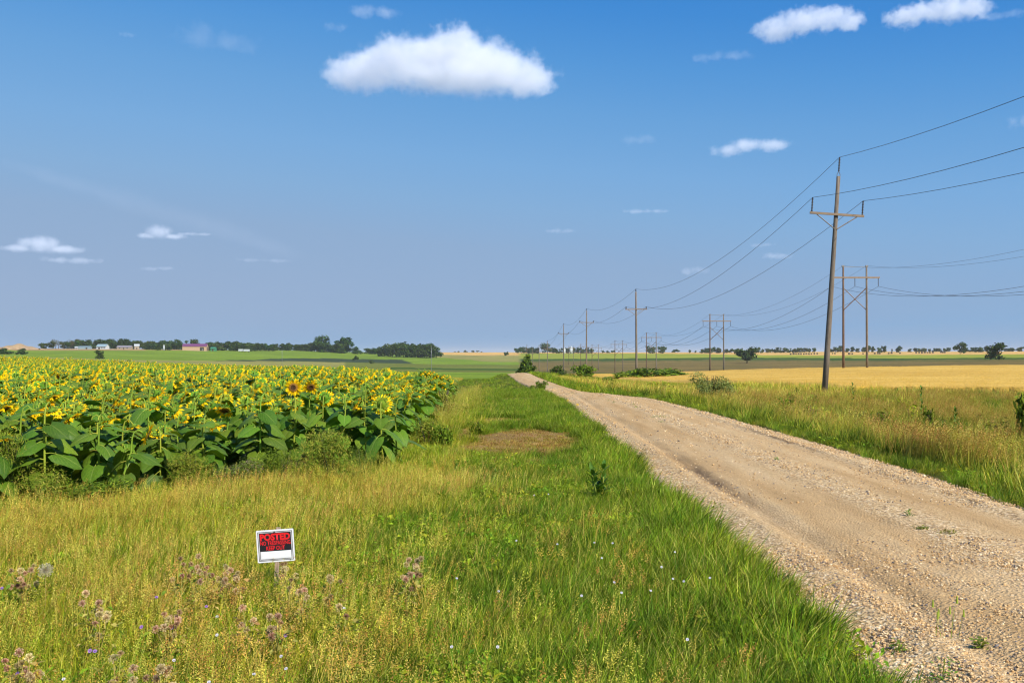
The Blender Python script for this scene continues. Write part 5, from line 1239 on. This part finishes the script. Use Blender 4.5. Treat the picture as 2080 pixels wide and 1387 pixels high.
# ------------------------------------------------------------------ farm buildings
def m_plain(n, c): return simple_mat(n, c, .7, 1.5, .08)
m_tanw = m_plain('tan siding', (.50, .33, .21)); m_purple = m_plain('purple roof', (.16, .05, .13)); m_wh = m_plain('white paint', (.50, .53, .55)); m_door = m_plain('dark opening', (.05, .04, .035)); m_grey = m_plain('grey roof', (.24, .22, .24)); m_blue = m_plain('pale blue siding', (.24, .34, .38)); m_grn = m_plain('green roof', (.05, .22, .12)); m_cream = m_plain('cream siding', (.34, .29, .22)); m_glass = m_plain('window glass', (.06, .08, .10))
def gable_house(name, px, y, base_y, wpx, hwall, hroof, depth, wall, roof, label, rz=0, doors=(), wins=()):
    x = at(px, y); z0 = h1(x, y); w = wpx * y / F; o = empty(name, (x, y, z0), rz, label, 'building')
    m = MB(); m.box((0, 0, hwall / 2 - .5), (w, depth, hwall + 1))
    for s in (-1, 1): m.add([(s * w / 2, -depth / 2, hwall), (s * w / 2, depth / 2, hwall), (s * w / 2, 0, hwall + hroof)], [(0, 1, 2) if s > 0 else (2, 1, 0)])
    obj('wall', m.mesh('wall', wall), o)
    m = MB(); e = .5
    for s in (-1, 1):
        n_ = Vector((0, s * hroof, depth / 2)).normalized() * .18
        a_ = [Vector((-w / 2 - e, s * (depth / 2 + e), hwall - e * 2 * hroof / depth)), Vector((w / 2 + e, s * (depth / 2 + e), hwall - e * 2 * hroof / depth)), Vector((w / 2 + e, 0, hwall + hroof)), Vector((-w / 2 - e, 0, hwall + hroof))]
        a_ = [p + Vector((0, 0, .02)) for p in a_]
        m.add(a_ + [p + n_ for p in a_], [(0, 1, 2, 3), (7, 6, 5, 4), (0, 4, 5, 1), (1, 5, 6, 2), (3, 2, 6, 7), (0, 3, 7, 4)])
    obj('roof', m.mesh('roof', roof), o)
    for dx, dw, dh, mt in doors: m = MB(); m.box((dx * w, -depth / 2 - .04, dh / 2), (dw, .1, dh)); obj('door', m.mesh('door', mt), o)
    for dx, dz in wins: m = MB(); m.box((dx * w, -depth / 2 - .04, dz), (1.6, .1, 1.3)); obj('window', m.mesh('window', m_glass), o)
    return o
barn = gable_house('barn', 397, 1290, 708, 47, 5.6, 3.2, 14, m_tanw, m_purple, 'long tan barn with a purple roof on the left ridge', R(6), ((.32, 5, 4.4, m_door), (.36, 2.6, 2.6, m_wh)))
m = MB(); m.box((23.5 * 1290 / F + .04, 0, 2.4), (.1, 4, 4.8)); obj('door', m.mesh('door', m_door), barn)
gable_house('house', 209, 1285, 708, 20, 3.4, 3.0, 9, m_wh, m_blue, 'white farmhouse with a pale roof among the left trees', R(-8), ((-.2, 2.4, 2.3, m_door),), ((.1, 1.8), (.35, 1.8)))
gable_house('shed', 173, 1290, 706, 24, 2.6, 1.0, 6, m_blue, m_blue, 'long low pale blue shed left of the farmhouse', 0, ((.2, 2, 2, m_door),))
gable_house('house', 254, 1290, 706, 28, 2.6, 2.0, 9, m_cream, m_grey, 'low house with a grey pink roof right of the farmhouse', 0, ((.0, 1.2, 2.1, m_door),), ((-.3, 1.6), (.25, 1.6)))
gable_house('house', 278, 1295, 706, 9, 4.4, 2.2, 8, m_cream, m_wh, 'small cream building beside the grey roofed house', R(20), ((.0, 1.2, 2.1, m_door),))
gable_house('shed', 434, 1300, 706, 9, 3.4, 1.6, 8, m_grn, m_grn, 'small green shed just right of the barn', 0, ((.0, 2, 2.4, m_door),))
gable_house('shed', 156, 1288, 706, 5, 2.2, .9, 4, m_wh, m_wh, 'tiny white hut left of the pale blue shed', 0, ((.0, .9, 1.9, m_door),))
for px, lab in ((489, 'left of two white box trailers on the ridge'), (501, 'right of two white box trailers on the ridge')):
    y = 1300; x = at(px, y); o = empty('trailer', (x, y, h1(x, y)), 0, lab, 'trailer'); w = (8.5 if px < 495 else 12) * .64
    m = MB(); m.box((0, 0, 2.3), (w, 2.6, 2.7)); obj('box_body', m.mesh('box_body', m_wh), o)
    for s in (-.3, .3, .38): m = MB(); m.tube([(s * w, -1.2, .5), (s * w, 1.2, .5)], .5, 10); obj('wheel', m.mesh('wheel', m_black, True), o)
def silo(px, y, ty, r_, label):
    x = at(px, y); z0 = h1(x, y); H = top_z(ty, y) - z0; o = empty('grain_bin', (x, y, z0), 0, label, 'grain bin')
    m = MB(); m.tube([(0, 0, -1), (0, 0, H * .78)], r_, 16); obj('wall', m.mesh('wall', m_wh, True), o)
    m = MB(); m.tube([(0, 0, H * .78), (0, 0, H)], [r_ * 1.04, .3], 16); obj('roof', m.mesh('roof', m_wh, True), o)
silo(333, 1268, 700, .9, 'slim white capped silo left of the barn'); silo(1146, 1940, 706, 2.6, 'left of two white grain bins on the centre horizon'); silo(1160, 1940, 703, 3.0, 'right, taller of two white grain bins on the centre horizon')
# dirt mound at the far left
m = MB(); n = 40; vs = []; x0 = at(34, 1250); z0 = h1(x0, 1250) - 1
for i in range(12):
    for k in range(n):
        u = k / (n - 1) * 2 - 1; v = i / 11 * 2 - 1; hh = max(0, 1 - u * u) ** .7 * max(0, 1 - v * v) ** .8 * (6.3 + 1.3 * math.sin(u * 6 + 1) + .8 * math.sin(u * 13 + v * 3))
        vs.append((u * 30, v * 26, hh))
m.add(vs, [(i * n + k, i * n + k + 1, (i + 1) * n + k + 1, (i + 1) * n + k) for i in range(11) for k in range(n - 1)])
o = obj('dirt_mound', m.mesh('dirt_mound', simple_mat('bare earth', (.40, .27, .14), .95, .3, .3), True), None, (x0, 1250, z0)); tag(o, 'long bare brown earth mound at the far left skyline', 'mound')
# hay bales
bm_ = MB(); bm_.tube([(0, -.85, .9), (0, .85, .9)], .95, 14); BALE = bm_.mesh('hay_bale', simple_mat('old hay', (.13, .10, .06), .95, 4, .3), False)
ROWN = [0, 0, 0]
for k, px in enumerate((1606, 1612, 1617, 1622, 1627, 1633, 1638, 1643, 1648, 1654, 1660, 1691, 1696, 1725, 1731, 1753, 1777, 1783, 1787, 1805, 1811, 1828, 1861, 1867, 1873, 1879, 1884, 1889, 1895, 1911, 1915, 1919)):
    y = 1500 if px < 1700 else 1430; y += random.uniform(-25, 25); x = at(px, y)
    o = obj('hay_bale', BALE, None, (x, y, h1(x, y))); o.rotation_euler = (0, 0, random.uniform(0, 3)); s = random.uniform(1.1, 1.5); o.scale = (s, s, s)
    g_ = 0 if px < 1665 else 1 if px < 1835 else 2; ROWN[g_] += 1
    tag(o, ORDT[ROWN[g_] - 1] + ' dark hay bale from the left, ' + ('left of the leaning pole' if px < 1665 else 'behind the nearest pylon' if px < 1835 else 'right of the nearest pylon'), 'hay bale', 'hay bales on the far stubble')
# distant thin posts
for px, y, ty, lab, rr in ((573, 620, 711, 'thin pale post rising behind the middle of the sunflowers', .12), (876, 180, 706, 'thin pale post behind the right end of the sunflowers', .045)):
    x = at(px, y); z0 = h1(x, y); o = empty('marker_post', (x, y, z0), 0, lab, 'post'); cyl_part('post', (0, 0, -.3), (0, 0, top_z(ty, y) - z0), rr, rr * .8, m_steel, o, 8)
    m = MB(); m.tube([(0, 0, top_z(ty, y) - z0), (0, 0, top_z(ty, y) - z0 + .1)], rr * 1.4, 8); obj('post_cap', m.mesh('post_cap', m_steel), o)
# bird
y = 160; bz = top_z(684.5, y); o = empty('bird', (at(1027, y), y, bz), 0, 'tiny dark bird flying above the end of the road', 'bird')
m = MB(); m.tube([(0, -.16, 0), (0, -.10, .02), (0, .02, .02), (0, .13, 0), (0, .24, 0)], [.015, .04, .05, .03, .012], 8); obj('body', m.mesh('body', m_insul, True), o)
for s in (-1, 1): m = MB(); m.add([(0, -.07, .03), (s * .16, -.10, .10), (s * .33, .02, .07), (s * .15, .07, .08), (0, .07, .03)], [(0, 1, 2, 3, 4) if s > 0 else (4, 3, 2, 1, 0)]); obj('wing', m.mesh('wing', m_insul), o)
# ------------------------------------------------------------------ clouds: lumpy volumes at their real distance
def cloud(px, py, wpx, hpx, dist, label, dens=1.0, lumps=7, flat=True, seed=0, thick=.6, tilt=0.0, rough=.5, gscale=3.2):
    dist = dist * 2.4; azx = (px - 1040) / F
    d = Vector((azx, 1, (718 - py) / F)); loc = Vector((0, 0, EYE)) + d * dist
    W_ = wpx * dist / F / 2; H_ = hpx * dist / F / 2; T_ = W_ * thick
    bm = bmesh.new(); bmesh.ops.create_icosphere(bm, subdivisions=3, radius=1.0)
    for v in bm.verts: v.co = Vector((v.co.x * W_ * 1.25, v.co.y * T_ * 1.25, v.co.z * H_ * 1.35))
    me = bpy.data.meshes.new('cloud'); bm.to_mesh(me); bm.free()
    m = bpy.data.materials.new('cloud'); m.use_nodes = True; nt = m.node_tree
    nt.nodes.remove(nt.nodes['Principled BSDF']); out = nt.nodes['Material Output']
    tc = N(nt, 'ShaderNodeTexCoord'); mp = N(nt, 'ShaderNodeMapping'); mp.inputs['Scale'].default_value = (1 / W_, 1 / T_, 1 / H_)
    nt.links.new(tc.outputs['Object'], mp.inputs[0])
    r = random.Random(seed * 13 + 5); cur = None
    wobn = N(nt, 'ShaderNodeTexNoise'); wobn.inputs['Scale'].default_value = gscale / W_ ; wobn.inputs['Detail'].default_value = 8; wobn.inputs['Roughness'].default_value = .68
    off = N(nt, 'ShaderNodeVectorMath', operation='ADD'); off.inputs[1].default_value = (seed * 917., seed * 331., 0); nt.links.new(tc.outputs['Object'], off.inputs[0]); nt.links.new(off.outputs[0], wobn.inputs['Vector'])
    bl = []
    for k in range(lumps):
        u = -0.78 + 1.56 * k / max(1, lumps - 1); env = (1 - u * u) ** .6
        rad = r.uniform(.42, .62) * (.5 + .5 * env)
        bl.append((u * .8 + r.uniform(-.12, .12), r.uniform(-.25, .25), -.5 + r.uniform(.1, .5) * env, rad, max(.38, .9 * env * r.uniform(.6, 1.1))))
    if lumps == 2: bl = [(r.uniform(-.4, -.25), 0, r.uniform(-.15, .1), .55, .6), (r.uniform(.2, .35), .1, r.uniform(-.1, .2), .6, .55)]
    for (cx, cy, cz, rx, rz) in (LUMPS.get(seed) or bl):
        s_ = N(nt, 'ShaderNodeVectorMath', operation='SUBTRACT'); s_.inputs[1].default_value = (cx, cy, cz); nt.links.new(mp.outputs[0], s_.inputs[0])
        q = N(nt, 'ShaderNodeVectorMath', operation='MULTIPLY'); q.inputs[1].default_value = (1 / rx, 1 / .75, 1 / rz); nt.links.new(s_.outputs[0], q.inputs[0])
        l = N(nt, 'ShaderNodeVectorMath', operation='LENGTH'); nt.links.new(q.outputs[0], l.inputs[0])
        if cur is None: cur = l.outputs['Value']
        else:
            mn = N(nt, 'ShaderNodeMath', operation='SMOOTH_MIN'); mn.inputs[2].default_value = .25; nt.links.new(cur, mn.inputs[0]); nt.links.new(l.outputs['Value'], mn.inputs[1]); cur = mn.outputs[0]
    # density = clamp((1 - distance + noise) * gain), cut flat at the base
    nz = N(nt, 'ShaderNodeMath', operation='MULTIPLY_ADD'); nz.inputs[1].default_value = 2.6 * rough; nz.inputs[2].default_value = 1 - 1.3 * rough; nt.links.new(wobn.outputs[0], nz.inputs[0])
    sb = N(nt, 'ShaderNodeMath', operation='SUBTRACT'); nt.links.new(nz.outputs[0], sb.inputs[0]); nt.links.new(cur, sb.inputs[1])
    gn = N(nt, 'ShaderNodeMath', operation='MULTIPLY', use_clamp=True); gn.inputs[1].default_value = 2.2 if dens > .3 else 1.3; nt.links.new(sb.outputs[0], gn.inputs[0])
    c = gn.outputs[0]
    if flat:
        sz = N(nt, 'ShaderNodeSeparateXYZ'); nt.links.new(mp.outputs[0], sz.inputs[0])
        mr = N(nt, 'ShaderNodeMapRange'); mr.inputs[1].default_value = -.98; mr.inputs[2].default_value = -.55; nt.links.new(sz.outputs[2], mr.inputs[0])
        mu = N(nt, 'ShaderNodeMath', operation='MULTIPLY'); nt.links.new(c, mu.inputs[0]); nt.links.new(mr.outputs[0], mu.inputs[1]); c = mu.outputs[0]
    fd = N(nt, 'ShaderNodeMath', operation='MULTIPLY'); fd.inputs[1].default_value = dens * 9.0 / (H_ * 2 + T_ * .4); nt.links.new(c, fd.inputs[0])
    vs = N(nt, 'ShaderNodeVolumeScatter'); vs.inputs['Color'].default_value = (.905, .925, .965, 1); vs.inputs['Anisotropy'].default_value = .0
    nt.links.new(fd.outputs[0], vs.inputs['Density']); nt.links.new(vs.outputs[0], out.inputs['Volume'])
    m.cycles.volume_step_rate = .35
    me.materials.append(m); o = obj('cloud', me, None, loc); o.rotation_euler = (0, -tilt, -math.atan(azx)); o.visible_shadow = True
    tag(o, label, 'cloud'); return o
LUMPS = {2: [(-.55, 0, -.1, .4, .5), (-.1, 0, .15, .45, .7), (.35, 0, .15, .45, .65), (.7, 0, -.05, .3, .5), (-.5, 0, -.5, .35, .4)], 3: [(-.6, 0, .1, .35, .6), (-.2, 0, .2, .4, .7), (.2, 0, .2, .4, .75), (.6, 0, .1, .35, .6)],
         4: [(-.5, 0, -.2, .4, .5), (-.1, 0, .2, .4, .6), (.45, 0, .15, .45, .55)], 5: [(-.12, 0, .0, .5, .85), (.4, 0, -.4, .5, .4), (-.55, 0, -.45, .4, .35)], 6: [(-.05, 0, .0, .5, .85), (.45, 0, -.45, .5, .35), (-.5, 0, -.5, .4, .35)], 1: [(-.80, 0, -.35, .22, .42), (-.58, .1, -.10, .30, .62), (-.36, -.1, .05, .28, .68), (-.08, .1, .18, .26, .85), (.14, -.1, .26, .26, .85), (.34, .05, .14, .30, .80), (.58, -.05, -.10, .28, .62), (.80, .1, -.38, .24, .46), (.20, -.2, -.55, .75, .42)]}
cloud(893, 133, 456, 128, 6000, 'large bright white cumulus with a flat grey base, biggest cloud in the sky', .48, seed=1, rough=.95, gscale=6)
cloud(1642, 46, 228, 66, 6500, 'white elongated cloud at the upper right, left one of two', .305, 4, seed=2, rough=1.15, gscale=4.0)
cloud(1908, 26, 214, 62, 6500, 'white elongated cloud touching the top edge at the upper right', .31, 4, seed=3, rough=1.15, gscale=4.0)
cloud(1527, 299, 182, 42, 9000, 'small flat white cloud above left of the leaning pole', .22, 4, seed=4, rough=1.0, gscale=4)
cloud(90, 497, 175, 44, 13000, 'low white cumulus at the left edge above the farm', .24, 3, seed=5, rough=.8, gscale=4)
cloud(325, 471, 112, 38, 12000, 'small white cumulus right of the low left one', .22, 3, seed=6, rough=.8, gscale=4)
for i, (px, py, w, h, dist, dn, lab) in enumerate((
    (440, 78, 190, 84, 7000, .075, 'faint torn wisp of cloud at the upper left'), (762, 22, 130, 44, 7000, .13, 'thin wisp above left of the big cloud, touching the top edge'), (680, 56, 60, 36, 7000, .08, 'tiny faint wisp left of the big cloud'),
    (1470, 112, 130, 34, 8500, .09, 'thin veil of cloud below the upper right pair'), (2040, 30, 120, 30, 7000, .08, 'faint trailing wisp at the top right corner'), (148, 528, 130, 22, 14000, .14, 'thin streak of cloud under the low left cumulus'),
    (1298, 282, 90, 38, 10000, .07, 'very faint small cloud left of the small flat white one'), (2075, 246, 60, 46, 9000, .14, 'faint cloud fragment at the right edge between the wires'), (1310, 430, 110, 16, 13000, .12, 'thin faint streak in the middle right sky'),
    (1578, 520, 70, 24, 13000, .16, 'small faint cloud just left of the leaning pole'), (1412, 551, 70, 28, 14000, .13, 'small faint cloud low between the poles'), (1140, 469, 90, 18, 14000, .07, 'faint grey streak in the centre sky'),
    (400, 476, 100, 12, 13000, .10, 'thin grey tail right of the small left cumulus'), (535, 528, 120, 16, 14000, .05, 'very faint streak low in the left sky'), (320, 546, 70, 16, 15000, .09, 'tiny faint cloud low above the farm'), (255, 68, 40, 18, 8000, .06, 'tiniest wisp near the top left'), (1550, 498, 60, 16, 14000, .08, 'tiny veil above the small cloud by the leaning pole'))):
    cloud(px, py, w, h, dist, lab, dn * .55, 2, False, 20 + i, .4, rough=1.3, gscale=2.6)
cloud(330, 425, 720, 62, 9000, 'long faint contrail like streak slanting down across the left sky', .014, 7, False, 60, .12, tilt=R(-16), rough=.5, gscale=5)
# ------------------------------------------------------------------ summer haze
m = MB(); m.box((0, 0, (36 - 14) / 2), (18400, 18400, 50)); hm = bpy.data.materials.new('haze'); hm.use_nodes = True; nt = hm.node_tree
nt.nodes.remove(nt.nodes['Principled BSDF']); pv = N(nt, 'ShaderNodeVolumePrincipled'); pv.inputs['Density'].default_value = .00005; pv.inputs['Color'].default_value = (.88, .93, 1, 1)
nt.links.new(pv.outputs[0], nt.nodes['Material Output'].inputs['Volume'])
tag(obj('haze', m.mesh('haze', hm)), kind='stuff')
